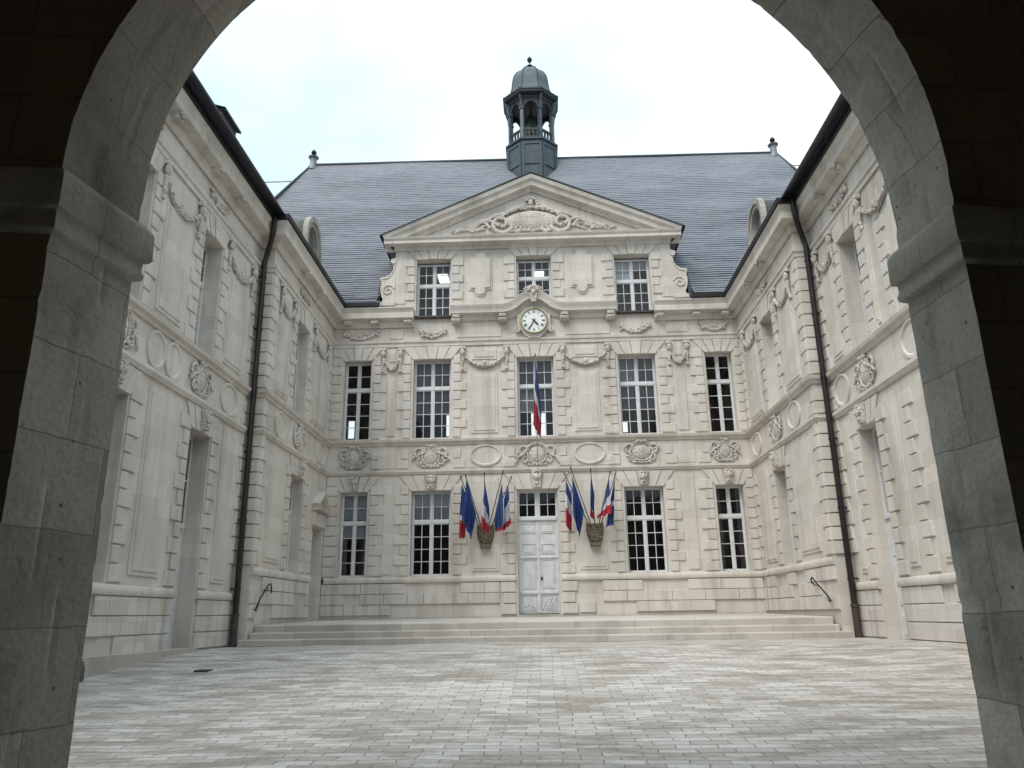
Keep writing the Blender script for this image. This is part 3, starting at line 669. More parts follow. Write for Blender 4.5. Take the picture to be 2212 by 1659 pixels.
# hips, back slope
BL = Vector((-14.5, 13.5, 11.16)); BR = Vector((14.8, 13.5, 11.16))
mb.add([EL, RL, BL], [(0, 1, 2)]); mb.add([ER, RR, BR], [(0, 1, 2)]); mb.add([BL, BR, RR, RL], [(0, 1, 2, 3)])
mb.build('roof', M['slate'], TH, recalc=False)
mb = MB()
mb.tube([RL+Vector((0, 0, .02)), RR+Vector((0, 0, .02))], .07, 8); mb.tube([EL, RL+Vector((0, 0, 0))], .05, 6); mb.tube([ER, RR], .05, 6)
mb.build('ridge_flashing', M['zinc'], TH)
for x, z in ((RL.x+.1, 21.55), (RR.x-.1, 21.36)):
    mb = MB(); mb.lathe([(.24, z-.25), (.2, z), (.17, z+.05), (.16, z+.42), (.25, z+.45), (.25, z+.50), (.08, z+.52)], (x, 6.5), 12); f_ = mb.build('roof_finial', M['lead_light'], TH, smooth=35)
    mb = MB(); mb.lathe([(.24, z+.46), (.26, z+.49), (.22, z+.53), (.05, z+.55), (.05, z+.63), (.10, z+.67), (.135, z+.75), (.11, z+.83), (.04, z+.89), (.02, z+.95)], (x, 6.5), 12); mb.build('finial_ball', M['iron'], f_, smooth=40)
# back and side walls so the body is closed
mb = MB(); mb.box(-14.2, 14.5, 13.3, 13.5, -1.7, 6, 0); mb.box(-14.2, 14.5, 13.3, 13.5, 10.6, 11.2, 0)
rear = [(-10.2, -9.84, 9.2, 10.2), (-4.9, -4.2, 9.2, 10.4), (-.34, .45, 9.12, 10.4), (4.4, 4.78, 9.2, 9.8)]
xs = [-14.2]+[v for r in rear for v in r[:2]]+[14.5]
for k in range(0, len(xs), 2): mb.box(xs[k], xs[k+1], 13.3, 13.5, 6, 10.6)
for r in rear: mb.box(r[0], r[1], 13.3, 13.5, 6, r[2]); mb.box(r[0], r[1], 13.3, 13.5, r[3], 10.6)
mb.box(-14.2, -14.0, .2, 13.3, -1.7, 11.2); mb.box(14.3, 14.5, .2, 13.3, -1.7, 11.2)
mb.build('rear_wall', M['stone'], TH)
mb = MB()
mb.box(-14.0, 14.3, .06, 13.3, 5.3, 5.5); mb.box(-14.0, 14.3, .06, 13.3, 10.6, 10.7); mb.box(-14, 14.3, .06, 13.3, -.4, -.2)
for x in (-5.3, -2.0, 2.0, 5.2): mb.box(x-.05, x+.05, .06, 6, -.2, 5.3)
mb.box(-7.45, 7.35, 6.0, 6.1, -.2, 5.3)
for x0_, x1_ in ((-13.9, -7.6), (7.5, 14.2)): mb.box(x0_, x1_, .1, .2, -.2, 10)
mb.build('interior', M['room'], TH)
mb = MB(); mb.box(-5.1, 5.0, 4.0, 4.1, 10.72, 13.6); mb.box(-5.1, 5.0, .1, 4.0, 13.5, 13.6); mb.box(-5.27, -5.17, .1, 4.1, 10.72, 13.6); mb.box(5.08, 5.18, .1, 4.1, 10.72, 13.6); mb.box(-5.1, 5.0, .1, 4.0, 10.71, 10.74)
mb.build('attic_interior', M['room_pale'], TH)
for x, z in ((-3.76, 13.42), (.2, 13.42), (3.68, 13.42)):
    mb = MB(); mb.box(x-.2, x+.2, 2.2, 3.0, z+.03, z+.07); mb.build('ceiling_lamp', M['lamp'], TH)
# --- windows
for i, (a, b_) in enumerate(F1):
    narrow = i in (0, 4)
    window(TH, a, b_, Zs2, Zl2, F0, 2 if narrow else 4, 2, 4, 8.02, back='none' if narrow else 'curtain')
for i, g_ in enumerate(G1):
    if not g_: continue
    a, b_ = g_; narrow = i in (0, 4); bl = None
    if i == 0: bl = [(a+.05, b_-.05, 3.3, 4.16), (a+.05, b_-.05, 2.66, 3.1)]
    if i == 1: bl = [(a+.05, b_-.05, 3.25, 4.16)]
    window(TH, a, b_, 1.32, Zl1, F0, 2 if narrow else 4, 2, 4 if not narrow else (4 if i else 4), 3.17, back='parted' if narrow else 'none', blind=bl)
a, b_, c, d = A1[0]; window(TH, a, b_, c, d-.05, F0, 4, 2, 3, 12.12, back='none', sill=False, inset=.3)
a, b_, c, d = A1[1]; window(TH, a, b_, c, d-.05, F0, 4, 2, 2, 12.32, back='none', sill=False, inset=.3)
a, b_, c, d = A1[2]; window(TH, a, b_, c, d-.05, F0, 4, 2, 3, 12.08, back='none', sill=False, inset=.3, blind=[(a+.03, (a+b_)/2, 12.14, 12.95), ((a+b_)/2, b_-.03, 12.55, 12.95)])
# --- door
a, b_, c, d = DOOR; y = .24; xm = (a+b_)/2
mb = MB(); mb.box(a, a+.05, y-.02, y+.08, c, d, .006); mb.box(b_-.05, b_, y-.02, y+.08, c, d, .006); mb.box(a+.05, b_-.05, y-.02, y+.08, d-.06, d, .006)
mb.box(a+.05, b_-.05, y-.06, y+.06, 3.15, 3.27, .012)
mb.box(xm-.06, xm+.06, y-.01, y+.05, 3.27, d-.06, .006)
for xa, xb in ((a+.05, xm-.06), (xm+.06, b_-.05)):
    k = .03; mb.box(xa, xa+k, y, y+.04, 3.27, d-.06); mb.box(xb-k, xb, y, y+.04, 3.27, d-.06); mb.box(xa+k, xb-k, y, y+.04, 3.27, 3.3); mb.box(xa+k, xb-k, y, y+.04, d-.09, d-.06)
    q = (xa+xb)/2; mb.box(q-.013, q+.013, y+.005, y+.035, 3.3, d-.09); mb.box(xa+k, xb-k, y+.007, y+.033, 3.69, 3.716)
fr_ = mb.build('door_frame', M['wood'], TH)
mb = MB(); mb.add([(a+.05, y+.02, 3.27), (b_-.05, y+.02, 3.27), (b_-.05, y+.02, d-.06), (a+.05, y+.02, d-.06)], [(0, 1, 2, 3)]); mb.build('glass', M['glass'], fr_)
for k, (xa, xb) in enumerate(((a+.05, xm-.003), (xm+.003, b_-.05))):
    mb = MB(); mb.box(xa, xb, y+.01, y+.06, c+.03, 3.15)
    def fld(z0, z1, ins=.10):
        p, q = xa+ins, xb-ins
        mb.box(p, q, y-.014, y+.011, z1-.02, z1, .004); mb.box(p, q, y-.014, y+.011, z0, z0+.02, .004); mb.box(p, p+.02, y-.014, y+.011, z0+.02, z1-.02, .004); mb.box(q-.02, q, y-.014, y+.011, z0+.02, z1-.02, .004)
        mb.box(p+.05, q-.05, y-.004, y+.011, z0+.05, z1-.05, .012)
    fld(2.72, 3.05); fld(2.02, 2.36); fld(.86, 1.82)
    mb.box(xa+.02, xb-.02, y-.03, y+.011, 1.86, 1.93, .01); mb.box(xa+.01, xb-.01, y-.035, y+.011, .68, .78, .012)
    fld(.1, .64, .05)
    mb.box(xa+.01, xb-.01, y-.02, y+.011, .045, .075, .006)
    cxx = (xa+xb)/2; zz = .37
    if k == 1:
        for s1 in (-1, 1):
            for o in (-.12, .0, .12): mb.tube([(cxx+o-.12, y-.012, zz-.2*s1), (cxx+o+.12, y-.012, zz+.2*s1)], .014, 5)
    else:
        for o in (-.15, -.02, .1): mb.tube([(cxx+o-.08, y-.012, zz+.22), (cxx+o-.02, y-.02, zz+.05), (cxx+o+.12, y-.012, zz-.22)], .016, 5)
        mb.tube([(cxx-.2, y-.012, zz-.1), (cxx, y-.015, zz-.02), (cxx+.2, y-.012, zz-.16)], .014, 5)
    if k == 0: mb.box(xb-.05, xb+.045, y-.02, y+.0, c+.04, 3.14, .01)
    lf = mb.build('door_leaf', M['door'], TH)
    if k == 1: mb = MB(); mb.box(xa+.07, xa+.12, y-.035, y+.01, 1.13, 1.25, .008); mb.blob((xa+.095, y-.05, 1.2), (.02, .02, .02)); mb.build('handle', M['iron'], lf)
mb = MB(); mb.box(a-.05, b_+.05, -.25, .25, -.11, .02, .01); mb.build('door_sill', M['step'], TH)
# --- clock
CX, CZ, CR, cy_ = -.045, 10.42, .455, -.19
mb = MB()
n = 40
def disc(mb, x, z, r, y0, y1, n=40): mb.prism([(x+r*math.cos(2*PI*i/n), z+r*math.sin(2*PI*i/n)) for i in range(n)], y0, y1)
disc(mb, CX, CZ, CR+.13, cy_+.03, -.0); mb.box(CX-.62, CX-.5, -.15, 0, 10.05, 10.72, .02); mb.box(CX+.5, CX+.62, -.15, 0, 10.05, 10.72, .02)
mb.prism([(CX-.45, 10.0), (CX-.2, 9.78), (CX+.2, 9.78), (CX+.45, 10.0)], -.14, 0)
mb.tube(spiral(CX-.6, 10.1, .12, 1.2, PI/2, 1, 16, -.13), .035, 6); mb.tube([(2*CX-p[0], p[1], p[2]) for p in spiral(CX-.6, 10.1, .12, 1.2, PI/2, 1, 16, -.13)], .035, 6)
ck = mb.build('clock', M['stone'], TH, smooth=30)
mb = MB(); disc(mb, CX, CZ, CR, cy_, cy_+.03); mb.build('clock_face', M['face'], ck)
mb = MB(); mb.tube([(CX+(CR+.03)*math.cos(2*PI*i/40), cy_-.005, CZ+(CR+.03)*math.sin(2*PI*i/40)) for i in range(41)], .036, 8); mb.build('clock_rim', M['gold'], ck, smooth=50)
mb = MB()
rom = ['XII', 'I', 'II', 'III', 'IIII', 'V', 'VI', 'VII', 'VIII', 'IX', 'X', 'XI']
def stroke(p, q, w, y0): 
    p = Vector(p); q = Vector(q); d = (q-p).normalized(); nn = Vector((-d.y, d.x))*w/2
    mb.prism([tuple(p+nn), tuple(q+nn), tuple(q-nn), tuple(p-nn)], y0-.006, y0-.001)
for h in range(12):
    an = PI/2-h*PI/6; c = Vector((CX+.355*math.cos(an), CZ+.355*math.sin(an))); r_ = Vector((math.sin(an), -math.cos(an))); u_ = Vector((math.cos(an), math.sin(an)))
    ws = {'I': .026, 'V': .052, 'X': .052}; tot = sum(ws[ch] for ch in rom[h]); x = -tot/2
    for ch in rom[h]:
        w = ws[ch]; A_ = lambda dx, dz: tuple(c+r_*dx+u_*dz); m_ = x+w/2
        if ch == 'I': stroke(A_(m_, -.055), A_(m_, .055), .014, cy_)
        if ch == 'V': stroke(A_(x+.006, .055), A_(m_, -.055), .014, cy_); stroke(A_(x+w-.006, .055), A_(m_, -.055), .008, cy_)
        if ch == 'X': stroke(A_(x+.006, .055), A_(x+w-.006, -.055), .014, cy_); stroke(A_(x+w-.006, .055), A_(x+.006, -.055), .008, cy_)
        x += w
for h in range(60): an = h*PI/30; stroke((CX+.425*math.cos(an), CZ+.425*math.sin(an)), (CX+.44*math.cos(an), CZ+.44*math.sin(an)), .008, cy_)
mb.build('clock_numerals', M['black'], ck)
mb = MB()
for an, ln, w in ((math.radians(90-210), .36, .022), (math.radians(90-137), .27, .034)):
    d = Vector((math.cos(an), math.sin(an))); nn = Vector((-d.y, d.x)); c = Vector((CX, CZ))
    mb.prism([tuple(c-d*.1+nn*w*.5), tuple(c-d*.1-nn*w*.5), tuple(c+d*ln*.7-nn*w), tuple(c+d*ln), tuple(c+d*ln*.7+nn*w)], cy_-.02-w*.3, cy_-.012-w*.3)
disc(mb, CX, CZ, .03, cy_-.035, cy_-.005, 12); mb.build('clock_hands', M['black'], ck)
mb = MB(); random.seed(3)
for i in range(9):
    an = PI*i/8; mb.tube([(CX, -.36, 11.5), (CX+.13*math.cos(an), -.43, 11.58+.12*math.sin(an)), (CX+.28*math.cos(an), -.36, 11.58+.2*math.sin(an))], [.03, .055, .03], 6)
mb.blob((CX, -.42, 11.46), (.09, .07, .12), 8, 6, .1); mb.tube([(CX-.36, -.36, 11.6), (CX-.2, -.4, 11.7), (CX, -.4, 11.66), (CX+.2, -.4, 11.7), (CX+.36, -.36, 11.6)], .035, 6)
mb.prism([(CX-.15, 11.42), (CX+.15, 11.42), (CX+.09, 11.1), (CX-.09, 11.1)], -.42, -.3)
mb.build('shell_ornament', M['carved'], TH, smooth=50)
# --- bell turret (octagonal)
tx, ty = .05, 6.5; k8 = 1/math.cos(PI/8); r8 = PI/8
def oct(mb, prof, cap=True): mb.lathe([(r*k8, z) for r, z in prof], (tx, ty), 8, r8, cap)
mb = MB(); oct(mb, [(1.18, 18.6), (1.19, 22.15), (1.27, 22.18), (1.27, 22.27), (1.12, 22.36), (1.08, 22.40)])
for i in range(8):
    a = PI/8+i*PI/4+PI/8; c = Vector((math.cos(a), math.sin(a))); tn = Vector((-c.y, c.x)); w = .46
    for (u0, u1, z0, z1) in ((-w, -w+.1, 18.6, 22.05), (w-.1, w, 18.6, 22.05), (-w+.1, w-.1, 21.93, 22.05), (-w+.1, w-.1, 20.85, 20.9)):
        pts = []
        for y_, in ((1.185,), (1.225,)):
            for uu, zz in ((u0, z0), (u1, z0), (u1, z1), (u0, z1)): q = c*y_+tn*uu; pts.append((tx+q.x, ty+q.y, zz))
        mb.add(pts, [(4, 5, 6, 7), (0, 1, 5, 4), (1, 2, 6, 5), (2, 3, 7, 6), (3, 0, 4, 7)])
bt = mb.build('bell_turret', M['zinc'], TH); bt.location.z = -.33
Rp = 1.02*k8
cor = [Vector((tx+Rp*math.cos(r8+i*PI/4), ty+Rp*math.sin(r8+i*PI/4))) for i in range(8)]
for i in range(8):
    p = cor[i]; d = Vector((p.x-tx, p.y-ty)).normalized(); tn = Vector((-d.y, d.x))
    mb = MB()
    for (w, z0, z1) in ((.085, 22.36, 24.66), (.115, 23.98, 24.10), (.105, 22.36, 22.48)):
        vs = [(p.x+d.x*a*w+tn.x*b_*w, p.y+d.y*a*w+tn.y*b_*w, z) for z in (z0, z1) for a, b_ in ((-1, -1), (1, -1), (1, 1), (-1, 1))]
        mb.add(vs, [(0, 1, 2, 3), (4, 5, 6, 7), (0, 1, 5, 4), (1, 2, 6, 5), (2, 3, 7, 6), (3, 0, 4, 7)])
    mb.tube([(p.x+d.x*.08, p.y+d.y*.08, 24.02), (p.x+d.x*.12, p.y+d.y*.12, 24.18), (p.x+d.x*.13, p.y+d.y*.13, 24.4), (p.x+d.x*.24, p.y+d.y*.24, 24.7)], .06, 6)
    mb.build('post', M['zinc'], bt)
# arched heads between posts + balustrade panels
mh = MB(); mr = MB()
for i in range(8):
    p, q = cor[i], cor[(i+1) % 8]; e = (q-p).normalized(); Ln = (q-p).length; nr = Vector((e.y, -e.x))
    if nr.dot(p-Vector((tx, ty))) < 0: nr = -nr
    def P3(u, z, o): w = p+e*u+nr*o; return (w.x, w.y, z)
    arc = [(Ln/2+(Ln/2-.08)*math.cos(a), 24.02+.36*math.sin(a)+.08*math.sin(a)**4) for a in [PI-PI*j/12 for j in range(13)]]
    for j in range(12):
        (u0, z0), (u1, z1) = arc[j], arc[j+1]
        for o in (-.05, .05): mh.add([P3(u0, z0, o), P3(u1, z1, o), P3(u1, 24.68, o), P3(u0, 24.68, o)], [(0, 1, 2, 3)])
        mh.add([P3(u0, z0, -.05), P3(u1, z1, -.05), P3(u1, z1, .05), P3(u0, z0, .05)], [(0, 1, 2, 3)])
    for z0, z1 in ((22.36, 22.49), (22.80, 22.93)):
        mr.add([P3(0, z0, -.04), P3(Ln, z0, -.04), P3(Ln, z1, -.04), P3(0, z1, -.04), P3(0, z0, .04), P3(Ln, z0, .04), P3(Ln, z1, .04), P3(0, z1, .04)], [(0, 1, 2, 3), (4, 5, 6, 7), (0, 1, 5, 4), (2, 3, 7, 6)])
    for j in range(4):
        u = .13+(Ln-.26)*j/3
        mr.add([P3(u-.045, z, o) for z in (22.48, 22.82) for o in (-.03, .03)]+[P3(u+.045, z, o) for z in (22.48, 22.82) for o in (-.03, .03)], [(0, 2, 3, 1), (4, 5, 7, 6), (0, 4, 6, 2), (1, 3, 7, 5)])
mh.build('arched_heads', M['zinc_dk'], bt); mr.build('balustrade', M['zinc_dk'], bt)
mb = MB(); oct(mb, [(1.0, 24.60), (1.10, 24.62), (1.14, 24.7), (1.3, 24.77), (1.34, 24.82), (1.34, 24.95), (1.28, 25.0)], True); mb.build('entablature', M['zinc_dk'], bt)
mb = MB(); oct(mb, [(1.37, 24.92), (1.38, 24.98), (1.18, 25.12), (1.0, 25.35), (.93, 25.6), (.90, 25.9), (.86, 26.2), (.80, 26.45), (.68, 26.68), (.48, 26.88), (.22, 27.0), (.05, 27.02)], True); mb.build('dome', M['zinc'], bt, smooth=28)
mb = MB()
for i in range(8):
    a = r8+i*PI/4; mb.tube([(tx+r*k8*math.cos(a), ty+r*k8*math.sin(a), z) for r, z in [(1.38, 24.99), (1.18, 25.13), (1.0, 25.36), (.93, 25.61), (.90, 25.91), (.86, 26.21), (.80, 26.46), (.68, 26.69), (.48, 26.89), (.22, 27.01)]], .025, 5)
mb.build('dome_ribs', M['zinc_dk'], bt)
mb = MB(); mb.lathe([(.06, 26.98), (.05, 27.12), (.17, 27.2), (.19, 27.25), (.08, 27.32), (.03, 27.4), (.03, 27.5), (.09, 27.56), (.135, 27.66), (.11, 27.76), (.03, 27.82), (.01, 27.9)], (tx, ty), 12); mb.build('finial', M['iron'], bt, smooth=40)
mb = MB(); mb.lathe([(.03, 24.32), (.16, 24.3), (.24, 24.18), (.27, 23.8), (.31, 23.4), (.39, 23.12), (.41, 23.06), (.36, 23.08)], (tx, ty), 20); mb.tube([(tx, ty, 24.28), (tx, ty, 24.65)], .05); mb.blob((tx, ty, 23.05), (.07, .07, .08)); mb.build('bell', M['bell'], bt, smooth=40)

# ================================================================== WINGS
def make_wing(sg, Xf, Xn, label):
    rz = PI/2 if sg < 0 else -PI/2
    Wg = empty('courtyard_wing', (Xf, YF, 0), rz, label, 'building', 'wings flanking the courtyard')
    s = lambda Y: (Y-YF) if sg < 0 else (YF-Y)        # along the wall
    dn = abs(Xn-Xf)                                    # near section stands back by dn
    def S2(a, b_): p, q = s(a), s(b_); return (min(p, q), max(p, q))
    far_w = (22.72, 23.92) if sg < 0 else (22.98, 24.15)
    far_g = (23.05, 24.30) if sg < 0 else (23.35, 24.5)
    cN = 17.2 if sg < 0 else 17.95
    near_w = [(cN-.52-3.6*k, cN+.52-3.6*k) for k in range(3)]
    door_n = (16.98, 18.05) if sg < 0 else (17.85, 18.85)
    near_g = [((13.0, 14.2) if sg < 0 else (13.2, 14.3)), (9.6, 10.7)]
    door_f = (25.55, 26.7)
    mb = MB(); o = []
    o.append(S2(*far_w)+(Zs2, Zl2)); o.append(S2(*far_g)+(1.35, Zl1))
    if sg < 0: o.append(S2(*door_f)+(-.03, 2.9))
    a, b_ = S2(YC, YF); wall(mb, a, b_, -1.7, Zg, 0, o, .75)
    o2 = [S2(*w)+(Zs2, Zl2) for w in near_w]+[S2(*w)+(.68, Zl1) for w in near_g]+[S2(*door_n)+(-.68, Zl1)]
    a, b_ = S2(YN, YC); wall(mb, a, b_, -1.7, Zg, dn, o2, .75)
    q = s(YC); mb.add([(q, 0, -1.7), (q, dn, -1.7), (q, dn, Zg), (q, 0, Zg)], [(0, 1, 2, 3)])
    mb.build('wall', M['stone'], Wg)
    # rustication
    qb = Parts(Wg, 'stone_block', M['stone']); pn = Parts(Wg, 'wall_panel', M['stone']); pb_ = MB()
    def q2(Y, toward_far, z0, rows, y, lw=.5, sw=.28, first=0):
        d = 1 if toward_far else -1
        dirn = d*(1 if sg < 0 else -1)
        quoin(qb, s(Y), dirn, z0, rows, y, lw, sw, first)
    def both(w, z0, rows, y, lw=.48): q2(w[0]-.06, False, z0, rows, y, lw); q2(w[1]+.06, True, z0, rows, y, lw)
    both(far_w, zF, 9, 0); both(far_g, 1.36, 9, 0, .42)
    for w in near_w: both(w, zF, 9, dn); 
    for w in near_g+[door_n]: both(w, .69, 11, dn)
    for w in near_w: a, b_ = S2(*w); voussoirs(qb, a, b_, Zl2+.01, Za-.03, dn, 5, .38)
    a, b_ = S2(*far_w); voussoirs(qb, a, b_, Zl2+.01, Za-.03, 0, 5, .38)
    for w in near_g+[door_n]: a, b_ = S2(*w); voussoirs(qb, a, b_, Zl1+.01, Zb1-.02, dn, 5, .38); mascaron(Wg, (a+b_)/2, 4.3, dn-.06, .44)
    a, b_ = S2(*far_g); voussoirs(qb, a, b_, Zl1+.01, Zb1-.02, 0, 5, .3); mascaron(Wg, (a+b_)/2, 4.3, -.06, .44)
    # corner quoins on far section, wrapping the return
    for z0, rows in ((zF, 10), (1.36, 10), (Zb1t+.04, 2)):
        q2(YC, True, z0, rows, 0, .52, .30)
        rb_ = MB()
        for k in range(rows):   # on the return face (faces the arch)
            x = s(YC); d = (-1 if sg < 0 else 1)*.055; zz0 = z0+k*BH+.02; zz1 = z0+(k+1)*BH-.02
            rb_.add([(x, .002, zz0), (x+d, .002, zz0), (x+d, .002, zz1), (x, .002, zz1), (x, dn, zz0), (x+d, dn, zz0), (x+d, dn, zz1), (x, dn, zz1)], [(1, 5, 6, 2), (0, 1, 5, 4), (2, 3, 7, 6), (0, 1, 2, 3)])
        qb.commit(rb_, 'quoin_pattern'); q2(YC-.07, False, z0, rows, dn, .36, .22)
    q2(YF-.1, False, zF, 9, 0, .3, .3)
    if sg > 0: q2(YF-.1, False, 1.36, 9, 0, .4, .26); q2(16.3, False, zF, 9, dn, .42, .26); q2(16.45, False, .69, 11, dn, .5, .3)
    else: q2(door_f[0]-.05, False, -.0, 8, 0, .3, .2)
    # panels
    def pan(Y0, Y1, z0, z1, y): a, b_ = S2(Y0, Y1); panel(pn, a, b_, z0, z1, y)
    if sg < 0: near_p = [(14.75, 15.95), (18.3, 19.55), (11.2, 12.4)]; near_pg = [(14.95, 16.2), (18.8, 19.6), (11.3, 12.3)]; farp = [(21.05, 22.1), (24.6, 26.3)]; farg = [(21.1, 22.4)]
    else: near_p = [(18.95, 19.7), (16.75, 17.0), (14.9, 15.6)]; near_pg = [(19.3, 19.8), (16.75, 17.2), (14.9, 15.7)]; farp = [(21.0, 22.35), (24.8, 26.3)]; farg = [(21.1, 22.75), (25.1, 26.3)]
    for p in near_p: pan(p[0], p[1], 6.25, 8.75, dn)
    for p in near_pg: pan(p[0], p[1], .85, 4.62, dn)
    for p in farp: pan(p[0], p[1], 6.25, 8.75, 0)
    for p in farg: pan(p[0], p[1], 1.5, 4.6, 0)
    # ovals in the lower frieze
    ovn = [(15.02, dn, .32), (15.78, dn, .32), (18.95, dn, .5), (11.8, dn, .4)] if sg < 0 else [(19.45, dn, .42), (15.5, dn, .45), (11.8, dn, .4)]
    ovf = [(21.75, .45), (26.0, .45)] if sg < 0 else [(22.0, .5), (26.0, .45)]
    for Y, y, a in ovn: oval(pn, s(Y), 5.42, y, a, .36)
    for Y, a in ovf: oval(pn, s(Y), 5.42, 0, a, .35)
    # plinth blocks
    for (Ya, Yb, y, zt, zb) in ((YN, door_n[0]-.1, dn, .46, -1.2), (door_n[1]+.1, YC-.02, dn, .46, -.66), (YC+.02, (door_f[0]-.1 if sg < 0 else YF-.06), 0, 1.1, .06)):
        z = zt; pb_ = MB()
        while z-.36 > zb-.2:
            Y = Ya
            while Y < Yb-.05:
                w = random.choice((.5, .8, 1.2)); e = min(Y+w, Yb)
                if Yb-e < .3: e = Yb
                if random.random() < .8: a, b_ = S2(Y+.006, e-.006); pb_.box(a, b_, y-.045-random.uniform(0, .012), y, max(z-.36, -1.6)+.012, z-.008, .008, True)
                Y = e
            z -= .36
        pb_.build('plinth_cladding', M['stone_low'], Wg)
    # ornament
    cartouche(Wg, s(sum(near_w[0])/2), 5.42, dn-.01, 1.2, .84, 1); cartouche(Wg, s(sum(near_w[1])/2), 5.42, dn-.01, 1.2, .84, 2); cartouche(Wg, s(sum(far_w)/2+.2), 5.42, -.01, 1.2, .84, 4)
    for (Ya, Yb, y) in (((14.45, 16.25, dn), (18.05, 19.75, dn), (21.0, 22.2, 0), (24.5, 26.2, 0)) if sg < 0 else ((18.75, 19.9, dn), (15.2, 16.9, dn), (21.0, 22.4, 0), (24.6, 26.2, 0))):
        a, b_ = S2(Ya, Yb); swag(Wg, a, b_, 9.25, y-.01, .5)
    for Yc, y in ([(sum(w)/2, dn) for w in near_w[:2]]+[(sum(far_w)/2, 0)]):
        mbx = MB(); random.seed(int(Yc*10)); x = s(Yc)
        for k in range(30):
            u = random.uniform(-1, 1); mbx.blob((x+u*.55, y-.04, 10.0+.16*u*u+random.uniform(-.1, .1)), (random.uniform(.05, .11), .06, random.uniform(.03, .06)), 7, 4, .2, random.uniform(-1.5, 1.5))
        mbx.build('carved_foliage', M['carved'], Wg, smooth=50)
    # courses, mitred into the town hall
    pth = pathL if sg < 0 else pathR
    lp = loc_path(rz, Xf, YF, pth)
    def crs(prof, name, mt=None, pts=lp, ends=None, caps=None, sm=35):
        mb = MB()
        if ends is None: ends = (None, (1, 0)) if sg < 0 else ((1, 0), None)
        # end tangents in local frame: the town hall runs along local -y / +y
        e = []
        for k, v in enumerate(ends):
            if v is None: e.append(None)
            else: r_ = Matrix.Rotation(-rz, 2) @ Vector(v); e.append((r_.x, r_.y))
        sweep(mb, pts, prof, ends=e, caps=caps or ((True, False) if sg < 0 else (False, True)))
        return mb.build(name, mt or M['stone'], Wg, smooth=sm)
    crs(P_band1, 'string_course'); crs(P_band2, 'string_course'); crs(P_arch, 'architrave'); crs(P_cornice, 'cornice'); crs(P_gutter, 'gutter', M['gutter'])
    # plinth mouldings broken at the doors
    if sg < 0: segs = [([(Xf, YC), (Xf, door_f[0]-.02)], P_plinth), ([(Xn, YN), (Xn, door_n[0]-.02)], P_plinth2), ([(Xn, door_n[1]+.02), (Xn, YC)], P_plinth2)]
    else: segs = [([(Xf, YF), (Xf, YC)], P_plinth), ([(Xn, YC), (Xn, door_n[1]+.02)], P_plinth2), ([(Xn, door_n[0]-.02), (Xn, YN)], P_plinth2)]
    for pts, pr in segs:
        mit = (sg > 0 and pts[0][1] == YF)
        crs(pr, 'plinth_moulding', pts=loc_path(rz, Xf, YF, pts), ends=((1, 0), None) if mit else (None, None), caps=(not mit, True))
    # cornice brackets
    for Y in [e_+q_ for w in near_w[:2] for e_, q_ in ((w[0], -.2), (w[1], .2))]:
        x = s(Y); mb = MB(); mb.box(x-.15, x+.15, dn-.3, dn-.12, 10.46, 10.6, .01); mb.blob((x, dn-.34, 10.58), (.13, .07, .06), 8, 5, .1); mb.build('cornice_bracket', M['carved'], Wg)
    for Y in (far_w[0]-.2, far_w[1]+.2):
        x = s(Y); mb = MB(); mb.box(x-.15, x+.15, -.3, -.12, 10.46, 10.6, .01); mb.blob((x, -.34, 10.58), (.13, .07, .06), 8, 5, .1); mb.build('cornice_bracket', M['carved'], Wg)
    # windows and doors
    for w in near_w: a, b_ = S2(*w); window(Wg, a, b_, Zs2, Zl2, dn, 2, 2, 4, 8.02, inset=.38, back='none', sill=False)
    a, b_ = S2(*far_w); window(Wg, a, b_, Zs2, Zl2, 0, 2, 2, 4, 8.02, inset=.31, back='none', sill=False)
    a, b_ = S2(*far_g); window(Wg, a, b_, 1.35, Zl1, 0, 2, 2, 4, 3.17, inset=.31, back='none', sill=False)
    for w in near_g: a, b_ = S2(*w); window(Wg, a, b_, .68, Zl1, dn, 2, 2, 4, 3.1, inset=.36, back='none', sill=False)
    def wdoor(w, y, z0, z1, tr):
        a, b_ = S2(*w); mb = MB(); yy = y+(.40 if sg < 0 else .30)
        mb.box(a, a+.06, yy, yy+.07, z0, z1, .005); mb.box(b_-.06, b_, yy, yy+.07, z0, z1, .005); mb.box(a+.06, b_-.06, yy, yy+.07, z1-.06, z1, .005)
        if tr:
            mb.box(a+.06, b_-.06, yy-.04, yy+.06, tr-.06, tr+.06, .01); mb.box((a+b_)/2-.02, (a+b_)/2+.02, yy+.01, yy+.05, tr+.06, z1-.06); mb.box(a+.06, b_-.06, yy+.012, yy+.048, (tr+z1)/2-.015, (tr+z1)/2+.015)
        f_ = mb.build('door_frame', M['wood'], Wg)
        if tr: mb = MB(); mb.add([(a+.06, yy+.03, tr), (b_-.06, yy+.03, tr), (b_-.06, yy+.03, z1-.06), (a+.06, yy+.03, z1-.06)], [(0, 1, 2, 3)]); mb.build('glass', M['glass'], f_)
        top = (tr-.06) if tr else z1-.06; xm = (a+b_)/2
        for k, (xa, xb) in enumerate(((a+.06, xm-.003), (xm+.003, b_-.06))):
            mb = MB(); mb.box(xa, xb, yy+.015, yy+.06, z0+.02, top)
            for za, zb in ((z0+.1, z0+.55), (z0+.75, z0+(top-z0)*.62), (z0+(top-z0)*.68, top-.12)): mb.box(xa+.07, xb-.07, yy-.004, yy+.016, za, zb, .012)
            lf = mb.build('door_leaf', M['door'], Wg)
            if k == 1: mb = MB(); mb.tube([(xa+.05, yy, z0+1.6), (xa+.05, yy-.06, z0+1.6), (xa+.17, yy-.06, z0+1.58)], .014, 6); mb.build('handle', M['iron'], lf)
    wdoor(door_n, dn, -.66, Zl1, 2.1)
